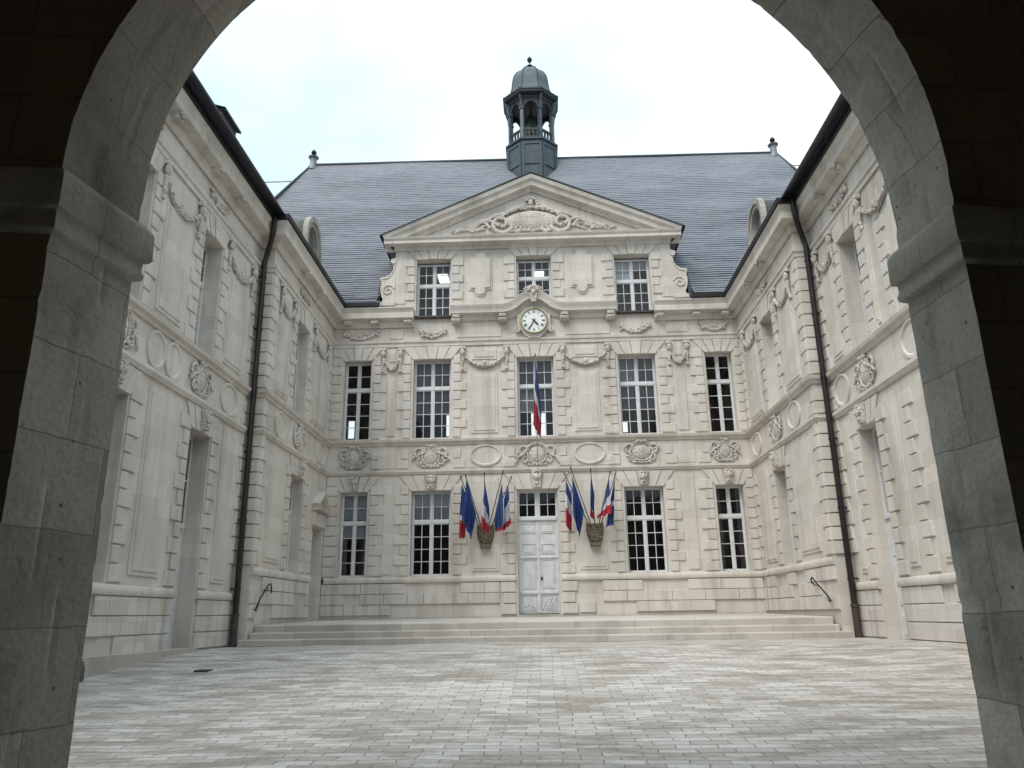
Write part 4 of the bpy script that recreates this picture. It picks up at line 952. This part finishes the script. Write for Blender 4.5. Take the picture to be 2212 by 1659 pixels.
    if sg < 0:
        wdoor(door_f, 0, -.03, 2.9, None)
        # small pedimented door head
        x = s(sum(door_f)/2); mb = MB()
        mb.box(x-.68, x+.68, -.10, 0, 2.95, 3.40, .01, True); mb.box(x-.14, x+.14, -.14, -.09, 2.92, 3.38, .01)
        sweep_xz(mb, [(x-.72, 3.42), (x+.62, 3.42)], [(0, 0), (.12, 0), (.24, .06), (.26, .14), (0, .15)])
        sweep_xz(mb, [(x-.76, 3.60), (x-.05, 4.05), (x+.64, 3.60)], [(0, -.1), (.14, -.1), (.26, -.03), (.28, .05), (0, .06)])
        mb.prism([(x-.7, 3.56), (x+.6, 3.56), (x-.05, 4.0)], -.08, 0); mb.build('door_pediment', M['stone'], Wg, smooth=35)
    # rooms behind the windows
    mb = MB(); a, b_ = S2(YN, YF-.1)
    mb.box(a, b_, dn+5.9, dn+6.0, -1.6, 11); mb.box(a, b_, dn+.7, dn+5.9, -1.6, -1.5); mb.box(a, b_, dn+.7, dn+5.9, 5.3, 5.4); mb.box(a, b_, dn+.7, dn+5.9, 10.9, 11)
    mb.box(a-.1, a, dn+.7, dn+6, -1.6, 11); mb.box(b_, b_+.1, dn+.7, dn+6, -1.6, 11)
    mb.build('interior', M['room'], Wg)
    # roof
    mb = MB(); a, b_ = S2(YN-.3, YF+3)
    for k in range(40):
        t0, t1 = k/40, (k+1)/40; y0_, z0_ = -.36+5.6*t0, 11.18+5.9*t0; y1_, z1_ = -.36+5.6*t1, 11.18+5.9*t1
        mb.add([(a, y0_-.02, z0_+.012), (b_, y0_-.02, z0_+.012), (b_, y1_, z1_), (a, y1_, z1_), (a, y0_, z0_-.01), (b_, y0_, z0_-.01)], [(0, 1, 2, 3), (0, 1, 5, 4)])
    mb.add([(a, 5.24, 17.08), (b_, 5.24, 17.08), (b_, 10.5, 11.2), (a, 10.5, 11.2)], [(0, 1, 2, 3)])
    a2, b2 = S2(YN, YF); mb.add([(a2 if sg < 0 else b2, -.3, 11.1), (a2 if sg < 0 else b2, 5.24, 17), (a2 if sg < 0 else b2, 10.5, 11.1)], [(0, 1, 2)])
    mb.build('roof', M['slate'], Wg, recalc=False)
    # arched dormer
    Yd = 24.35 if sg < 0 else 24.05; x = s(Yd); yd = .18; r = .80; zs = 12.55
    arcp = lambda rr: [(x+rr*math.cos(a), zs+rr*1.05*math.sin(a)) for a in [PI*i/18 for i in range(19)]]
    mb = MB(); o_, i_ = arcp(r), arcp(r-.2); n_ = 19
    for (outer, inner, ya, yb) in ((arcp(r+.1), arcp(r-.08), yd-.06, yd+.12), (arcp(r), arcp(r-.22), yd, yd+.3)):
        vs = [(p[0], ya, p[1]) for p in outer]+[(p[0], ya, p[1]) for p in inner]+[(p[0], yb, p[1]) for p in outer]+[(p[0], yb, p[1]) for p in inner]
        fs = []
        for i in range(18): fs += [(i, i+1, n_+i+1, n_+i), (2*n_+i, 2*n_+i+1, i+1, i), (n_+i, n_+i+1, 3*n_+i+1, 3*n_+i)]
        mb.add(vs, fs)
    for sx in (-1, 1): p, q = sorted((x+sx*r, x+sx*(r-.22))); mb.box(p, q, yd, yd+.3, 11.3, zs, .01); p, q = sorted((x+sx*(r+.1), x+sx*(r-.08))); mb.box(p, q, yd-.06, yd+.12, 11.3, zs, .01)
    dm = mb.build('dormer', M['dormer'], Wg, smooth=35)
    mb = MB(); outer = arcp(r+.02); vs = [(p[0], yd+.1, p[1]) for p in outer]+[(p[0], 3.2, p[1]) for p in outer]; mb.add(vs, [(i, i+1, n_+i+1, n_+i) for i in range(18)])
    for sx in (-1, 1): mb.add([(x+sx*(r+.02), yd+.1, 11.3), (x+sx*(r+.02), 3.2, 11.3), (x+sx*(r+.02), 3.2, zs), (x+sx*(r+.02), yd+.1, zs)], [(0, 1, 2, 3)])
    mb.build('dormer_roof', M['slate_old'], dm, smooth=30)
    mb = MB(); mb.prism([(x-r+.24, 11.4), (x+r-.24, 11.4)]+[(x+(r-.24)*math.cos(a), zs+(r-.24)*math.sin(a)) for a in [PI*i/12 for i in range(13)]], yd+.2, yd+.24); mb.build('dormer_shutter', M['lead_light'], dm)
    if sg < 0:   # slate-clad roof hatch seen over the near gutter
        x = s(18.4); mb = MB(); mb.add([(x-.5, .9, 12.0), (x+.5, .9, 12.0), (x+.5, .9, 13.35), (x-.5, .9, 13.35), (x-.55, 2.9, 13.9), (x+.55, 2.9, 13.9), (x-.58, .78, 13.33), (x+.58, .78, 13.33), (x-.58, .78, 13.40), (x+.58, .78, 13.40), (x-.58, 2.8, 14.05), (x+.58, 2.8, 14.05)],
               [(0, 1, 2, 3), (0, 3, 10, 4), (1, 2, 11, 5), (6, 7, 9, 8), (8, 9, 11, 10), (6, 7, 11, 10)]); mb.build('roof_hatch', M['slate_old'], Wg)
    # downpipe in the angle, with its swan neck from the gutter
    px = s(YC-.16); yb = dn-.18; d = 1 if sg < 0 else -1
    mb = MB(); pts = [(s(YC-.5), dn-.50, 11.1), (s(YC-.5), dn-.50, 10.8), (s(YC-.46), dn-.47, 10.6), (s(YC-.34), dn-.38, 10.38), (px, dn-.24, 10.12), (px, yb, 9.85)]
    mb.tube(pts+[(px, yb, .1)], .075, 10); dp = mb.build('downpipe', M['pipe'], Wg, smooth=50)
    mb = MB(); mb.tube([(px, yb, .12), (px, yb, -.72)], .085, 10); mb.tube([(px, yb, .08), (px, yb, .14)], .105, 10); mb.build('pipe_foot', M['pipe_foot'], dp, smooth=50)
    for z in (.75, 2.5, 4.3, 6.0, 7.8, 9.4): mb = MB(); mb.tube([(px, yb, z-.03), (px, yb, z+.03)], .092, 10); mb.box(px-.02, px+.02, yb, dn+.0, z-.02, z+.02); mb.build('pipe_clip', M['pipe'], dp, smooth=50)
    return Wg
WL = make_wing(-1, XL, XLn, 'pale limestone wing left of the courtyard, with paired ovals in its frieze')
WR = make_wing(1, XR, XRn, 'pale limestone wing right of the courtyard, with a white door near the downpipe')

# ================================================================== steps, kerb, small things
st = empty('entrance_steps', (0, 20.8, -.64), 0, 'three broad pale stone steps running the full width before the town hall', 'steps')
def step(name, x0, x1, y0, y1, z0, z1, zb, n=1):
    mb = MB(); K = 40; prof = [(0, z0), (0, z1-.025), (.012, z1-.006), (.03, z1), (y1-y0, zb)]
    vs = []
    for i in range(K+1):
        x = x0+(x1-x0)*i/K; w = .008*noise.noise(Vector((x*.8, z1*3, 1)))+.004*noise.noise(Vector((x*5, z1*3, 1)))
        for a, z in prof: vs.append((x, y0-20.8+a+(w if a < .1 else 0), z+.64+(w if z > z0 else 0)))
        vs.append((x, y1-20.8, z0+.64))
    k = len(prof)+1; fs = []
    for i in range(K):
        for j in range(k): fs.append((i*k+j, i*k+(j+1) % k, (i+1)*k+(j+1) % k, (i+1)*k+j))
    fs.append(tuple(range(k))); fs.append(tuple(reversed([K*k+j for j in range(k)])))
    mb.add(vs, fs); return mb.build(name, M['step'], st, smooth=30)
step('step', XL-.10, XR+.15, 20.08, 20.46, -.80, -.487, -.487)
step('step', XL+.06, XR-.06, 20.44, 20.82, -.80, -.327, -.327)
step('landing', XL+.06, XR-.06, 20.80, 26.94, -.80, -.150, -.06)
mb = MB(); mb.box(XLn-.02, XLn+.24, 8.0, 17.9, -1.5, -.575, 0); mb.v = [(x, y, z if z > -1 else -1.6) for x, y, z in mb.v]
kb = mb.build('kerb', M['step']); tag(kb, 'low pale stone kerb along the foot of the left wing', 'kerb')
mb = MB(); mb.box(XRn-.16, XRn+.02, 8.0, 17.7, -1.5, -.70, 0)
tag(mb.build('kerb', M['step']), 'low pale stone kerb along the foot of the right wing', 'kerb')
mb = MB(); mb.lathe([(.24, -1.3), (.23, -.7), (.2, -.6), (.12, -.54), (.03, -.53)], (0, 0), 12); o = mb.build('guard_stone', M['slate_old'], smooth=40); o.location = (-7.72, 13.15, -.02); tag(o, 'dark rounded guard stone against the left kerb beside the arch', 'guard stone')
def rail(label, pts, loc):
    mb = MB(); mb.tube(pts, .02, 7); a, b_ = Vector(pts[2]), Vector(pts[-2])
    sx = -1 if loc < 0 else 1
    for t in (.15, .85): p = a.lerp(b_, t); mb.tube([p, (p.x, p.y, p.z-.08), (p.x+sx*.22, p.y, p.z-.1)], .012, 6)
    o = mb.build('handrail', M['iron'], smooth=50); tag(o, label, 'handrail', 'wall handrails beside the steps')
xa = XL+.17
rail('black iron handrail curling up the left wing above the step ends', [(xa, 21.50, .68), (xa, 21.52, .80), (xa, 21.42, .92), (xa, 21.28, .90), (xa, 20.75, .56), (xa, 20.50, .34), (xa, 20.42, .24), (xa, 20.47, .20)], -1)
xa = XR-.17
rail('black iron handrail curling up the right wing above the step ends', [(xa, 21.55, .66), (xa, 21.74, .72), (xa, 21.78, .82), (xa, 21.68, .86), (xa, 21.30, .66), (xa, 20.62, .34), (xa, 20.52, .25), (xa, 20.56, .20)], 1)
# drain in the paving
mb = MB(); gz = ground_z(14.2); mb.box(-6.05, -5.80, 14.05, 14.33, gz-.02, gz+.012)
for i in range(6): mb.box(-6.04+i*.04, -6.02+i*.04, 14.07, 14.31, gz+.012, gz+.02)
tag(mb.build('drain_grate', M['dirt']), 'small dark drain grate set in the paving near the left wing', 'drain')
mb = MB(); mb.tube([(-34, 41, 25.4), (-17, 41, 25.38), (0, 41, 25.33), (16, 41, 25.3), (34, 41, 25.3)], .045, 6)
tag(mb.build('overhead_cable', M['pole']), 'thin pale cable crossing the sky behind the town hall roof', 'cable')

# ================================================================== flags
def shield(x, label):
    mb = MB(); o = [(-.29, .52), (-.30, .25), (-.27, .05), (-.2, -.15), (-.15, -.29), (.15, -.29), (.2, -.15), (.27, .05), (.30, .25), (.29, .52), (.15, .46), (0, .5), (-.15, .46)]
    n = len(o); rings = []
    for sc, y in ((1, -.005), (1, -.07), (.86, -.10), (.80, -.085), (.45, -.15)): rings.append([(p[0]*sc, y, p[1]*sc+(1-sc)*.1) for p in o])
    vs = [v for r in rings for v in r]; fs = [(j*n+i, j*n+(i+1) % n, (j+1)*n+(i+1) % n, (j+1)*n+i) for j in range(4) for i in range(n)]; fs.append(tuple(4*n+i for i in range(n))); mb.add(vs, fs)
    random.seed(int(x*10)+9)
    for i in range(18): a = random.uniform(0, 6.28); r = random.uniform(.02, .2); mb.blob((r*math.cos(a), -.11, .1+r*1.5*math.sin(a)), (random.uniform(.04, .09), .06, random.uniform(.04, .08)), 7, 5, .2)
    mb.box(-.18, .18, -.22, -.01, -.30, -.18, .02)
    o = mb.build('flag_holder', M['bracket'], smooth=40); o.location = (x, 26.94, 2.50); tag(o, label, 'flag holder', 'shield flag holders on the wall')
shield(-1.88, 'mossy bronze shield-shaped flag holder left of the door'); shield(1.86, 'mossy bronze shield-shaped flag holder right of the door')
def flag(base, tip, corners, label, cols=('blue', 'white', 'red'), seed=1, pole='pole_dk', bands=None, group='flags in the wall holders'):
    """pole from base to tip and a drooping cloth; corners (x, z): hoist top, hoist foot, fly foot, fly top"""
    b_, tpt = Vector(base), Vector(tip); e = empty('flag', base, 0, label, 'flag', group)
    b0 = Vector((0, 0, 0)); t0 = tpt-b_; mb = MB(); mb.tube([b0, t0], [.018, .014], 7); mb.build('pole', M[pole], e, smooth=50)
    mb = MB(); mb.lathe([(.005, -.02), (.022, 0), (.024, .03), (.01, .09), (.002, .12)], (0, 0), 8)
    f_ = mb.build('pole_tip', M['iron'], e, smooth=50); f_.location = t0; f_.rotation_euler = t0.to_track_quat('Z', 'Y').to_euler()
    nU, nV = 30, 24; rnd = random.Random(seed); ph = rnd.uniform(0, 6); mb = MB(); bd = bands or (1/3, 2/3)
    A, B, C_, D_ = [Vector((c[0]-b_.x, 0, c[1]-b_.z)) for c in corners]      # hoist top, hoist foot, fly foot, fly top
    def yat(p):                                                              # depth of the pole at that height
        k = max(0, min(1, p.z/t0.z)); return t0.y*k
    for j in range(nV+1):
        v = j/nV
        for i in range(nU+1):
            u = i/nU; p = A.lerp(B, v).lerp(D_.lerp(C_, v), u)
            w = math.sin(PI*u)*.5+.5*u
            p.y = yat(A.lerp(B, v))+.04*u+w*(.07*math.sin(v*15+ph+u*1.2)+.03*math.sin(v*34+ph*2+u*3))
            p.x += w*(.018*math.sin(v*11+ph*1.7+u*3)); p.z += .03*math.sin(v*17+ph)*u
            mb.v.append(tuple(p))
    for j in range(nV):
        for i in range(nU):
            mb.f.append((j*(nU+1)+i, j*(nU+1)+i+1, (j+1)*(nU+1)+i+1, (j+1)*(nU+1)+i)); uu = (i+.5)/nU; mb.mi.append(0 if uu < bd[0] else (1 if uu < bd[1] else 2))
    mb.build('cloth', [M[c] for c in cols], e, smooth=60, recalc=False)
    return e
BL_, BR_ = (-1.88, 26.72, 2.8), (1.86, 26.72, 2.8)
def px(x, y): return (-2.67+(x-250)*.00395, 4.55-(y-255)*.0039)
def fl(base, tip, dy, cs, label, bx=0, **k):
    t = px(*tip); flag((base[0]+bx, base[1], base[2]), (t[0], 26.72-dy, t[1]), [px(*c) for c in cs], label, **k)
EU = ('eu', 'eu', 'eu')
fl(BL_, (250, 255), .45, [(258, 310), (300, 440), (286, 776), (230, 780)], 'drooping tricolour flag with a long red end, outermost left in the left holder', bands=(.56, .66), seed=2, bx=-.16)
fl(BL_, (297, 258), .55, [(300, 272), (376, 570), (332, 785), (262, 610)], 'plain deep blue flag, second from the left in the left holder', cols=EU, seed=3, bx=-.1)
fl(BL_, (456, 245), .60, [(457, 292), (492, 520), (487, 735), (425, 700)], 'small tricolour flag hanging upright in the middle of the left holder', seed=4, bands=(.42, .72))
fl(BL_, (614, 232), .55, [(608, 300), (530, 610), (534, 725), (612, 716)], 'broad blue flag with a red lower edge, right of centre in the left holder', seed=5, bx=.1, cols=('blue', 'blue', 'red'), bands=(.82, .90))
fl(BL_, (682, 275), .45, [(658, 335), (618, 450), (606, 722), (682, 660)], 'tricolour flag with a wide white band, outermost right in the left holder', seed=6, bx=.16, bands=(.36, .84))
fl(BR_, (1150, 250), .45, [(1157, 290), (1202, 420), (1196, 752), (1144, 690)], 'tricolour flag with a long red end, outermost left in the right holder', seed=7, bx=-.16, bands=(.30, .60))
fl(BR_, (1203, 205), .55, [(1210, 265), (1304, 562), (1258, 785), (1212, 620)], 'plain deep blue flag, second from the left in the right holder', cols=EU, seed=8, bx=-.1)
fl(BR_, (1370, 228), .60, [(1371, 262), (1398, 430), (1388, 640), (1346, 620)], 'narrow blue flag with a short red end, in the middle of the right holder', seed=9, bands=(.78, .80))
fl(BR_, (1533, 252), .55, [(1524, 285), (1478, 510), (1405, 630), (1530, 590)], 'tricolour flag gathered to a red lower end, right of centre in the right holder', seed=10, bx=.1, bands=(.46, .74))
fl(BR_, (1584, 255), .45, [(1580, 285), (1548, 410), (1484, 705), (1546, 690)], 'blue and white flag with a blue lower end, outermost right in the right holder', seed=11, bx=.16, cols=('eu', 'white', 'blue'), bands=(.44, .58))
e = flag((-.03, 26.88, 4.55), (-.03, 25.3, 8.52), [(-.02, 8.40), (.14, 7.0), (.09, 5.75), (-.14, 6.1)], 'tall tricolour flag hanging above the door before the middle upper window', seed=21, pole='pole', bands=(.40, .56), group=None)

# ================================================================== gateway arch (camera stands in its passage)
GA = empty('gateway_arch', (.041, 4.545, 0), math.radians(8.04), 'weathered grey stone archway framing the courtyard, seen from inside its dark passage', 'archway')
Rr = 2.47
def prof(near):
    """(s,z) from left foot up over the arch to the right foot"""
    pts = []; n1, n2 = 70, 170
    zc = (lambda s_: 2.33+.32*(s_+2.67)/5.12) if near else (lambda s_: 2.5); RR_, c0 = (2.56, -.11) if near else (Rr, 0)
    for i in range(n1): z = -1.75+(zc(-2.5)+1.75)*i/n1; pts.append((-2.67 if near else -2.465-.015*(z/2.5 if z > 0 else 0), z))
    for i in range(n2+1): a = PI-PI*i/n2; s_ = c0+RR_*math.cos(a); pts.append((s_, zc(s_)+RR_*math.sin(a)))
    for i in range(n1): z = zc(2.5)-(zc(2.5)+1.75)*(i+1)/n1; pts.append((2.45 if near else 2.46, z))
    return pts
fp, np_ = prof(False), prof(True); n = len(fp)
dep = lambda s_: .60
# far plane y=0, near plane y=-dep
cum = [0]
for i in range(1, n): cum.append(cum[-1]+math.hypot(fp[i][0]-fp[i-1][0], fp[i][1]-fp[i-1][1]))
mb = MB(); D = 26
for i in range(n):
    for j in range(D+1):
        t = j/D; s_ = fp[i][0]*(1-t)+np_[i][0]*t; z = fp[i][1]*(1-t)+np_[i][1]*t; y = -dep(np_[i][0])*t
        # inward normal approx
        zc = 2.5
        if z > zc: nv = Vector((-s_, 0, zc-z)).normalized()
        else: nv = Vector((1 if s_ < 0 else -1, 0, 0))
        blk = cum[i]/.50; fb = abs((blk % 1)-.5); row = int(blk)
        off = (.35 if row % 2 else .62); jt = abs(t-off)
        g = .010*max(0, 1-(.5-fb)/.03) + (.008*max(0, 1-jt/.03))
        rr = random.Random(row*7+(1 if t > off else 0)); tilt = rr.uniform(-.006, .006)*min(1, t/.12, (1-t)/.12)
        dsp = tilt-g+.004*noise.noise(Vector((s_*1.6, y*3, z*1.6)))+.002*noise.noise(Vector((s_*7, y*9, z*7)))
        if t < .06: dsp -= .020*max(0, noise.noise(Vector((s_*5, 3, z*9)))-.22)+.002
        if t > .94: dsp -= .020*max(0, noise.noise(Vector((s_*5, 7, z*9)))-.22)+.002
        p = Vector((s_, y, z))+nv*dsp; mb.v.append(tuple(p))
for i in range(n-1):
    for j in range(D): mb.f.append((i*(D+1)+j, i*(D+1)+j+1, (i+1)*(D+1)+j+1, (i+1)*(D+1)+j)); mb.mi.append(0)
edgeF = [mb.v[i*(D+1)] for i in range(n)]; edgeN = [mb.v[i*(D+1)+D] for i in range(n)]
mb.build('arch_soffit', M['arch'], GA, smooth=40)
def facewall(edge, y, X0, X1, Z1, name, mt):
    mb = MB(); k = len(edge)
    vs = list(edge)+[]
    outer = []
    for p in edge:
        x, z = p[0], p[2]
        if z < 2.6: outer.append((X0 if x < 0 else X1, y(x), z))
        else:
            a = math.atan2(z-2.6, x); r = 1e9
            cx, sz = math.cos(a), math.sin(a)
            r = min((X1/cx if cx > 1e-6 else 1e9), (X0/cx if cx < -1e-6 else 1e9), ((Z1-2.6)/sz if sz > 1e-6 else 1e9)); outer.append((cx*r, y(cx*r), 2.6+sz*r))
    mb.add(vs+outer, [(i, i+1, k+i+1, k+i) for i in range(k-1)])
    return mb.build(name, mt, GA)
facewall(edgeF, lambda x: 0, -11, 11, 6.9, 'courtyard_face', M['arch'])
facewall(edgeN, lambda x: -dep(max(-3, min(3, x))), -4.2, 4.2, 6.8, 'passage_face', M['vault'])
# impost mouldings round both jambs
P_imp = [(-.04, 2.33), (.03, 2.325), (.055, 2.29), (.06, 2.27), (.06, 2.11), (.05, 2.09), (.03, 2.08), (.028, 2.03), (.04, 2.0), (.035, 1.97), (.005, 1.95), (-.04, 1.945)]
def impost(path, side):
    fine_ = []
    for a, b_ in zip(path, path[1:]):
        k = max(1, int((Vector(b_)-Vector(a)).length/.08))
        for i in range(k): fine_.append(tuple(Vector(a).lerp(Vector(b_), i/k)))
    fine_.append(path[-1]); mb = MB(); sweep(mb, fine_, P_imp, side=side)
    mb.v = [(x+.004*noise.noise(Vector((x*5, y*5, z*5))), y+.004*noise.noise(Vector((y*5, x*5, z*5+9))), z+.006*noise.noise(Vector((x*3, y*3+4, z*3)))) for x, y, z in mb.v]
    return mb
impost([(-3.9, 0), (-2.48, 0), (-2.67, -.60), (-3.9, -.60)], -1).build('impost_moulding', M['arch'], GA, smooth=35)
impost([(3.9, 0), (2.46, 0), (2.45, -.60), (3.9, -.60)], 1).build('impost_moulding', M['arch'], GA, smooth=35)
# passage: side walls, vault, and an unseen rear wall added to keep it dark
mb = MB(); XW = 3.55
vs = []; K = 24
prf = [(-XW, -1.9), (-XW, 3.2)]+[(XW*math.cos(PI-PI*i/K), 3.2+2.9*math.sin(PI*i/K)) for i in range(1, K)]+[(XW, 3.2), (XW, -1.9)]
k = len(prf)
for y in (-.5, -10.5):
    vs += [(p[0], y, p[1]) for p in prf]
mb.add(vs, [(i, i+1, k+i+1, k+i) for i in range(k-1)]); mb.add([(p[0], -10.5, p[1]) for p in prf], [tuple(range(k))])
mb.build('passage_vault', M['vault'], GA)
mb = MB(); mb.add([(-11, 0, 6.9), (11, 0, 6.9), (11, -11, 6.9), (-11, -11, 6.9), (-11, 0, -1.9), (11, 0, -1.9), (11, -11, -1.9), (-11, -11, -1.9)], [(0, 1, 2, 3), (0, 4, 7, 3), (1, 2, 6, 5), (2, 3, 7, 6)]); mb.build('outer_walls', M['arch'], GA)
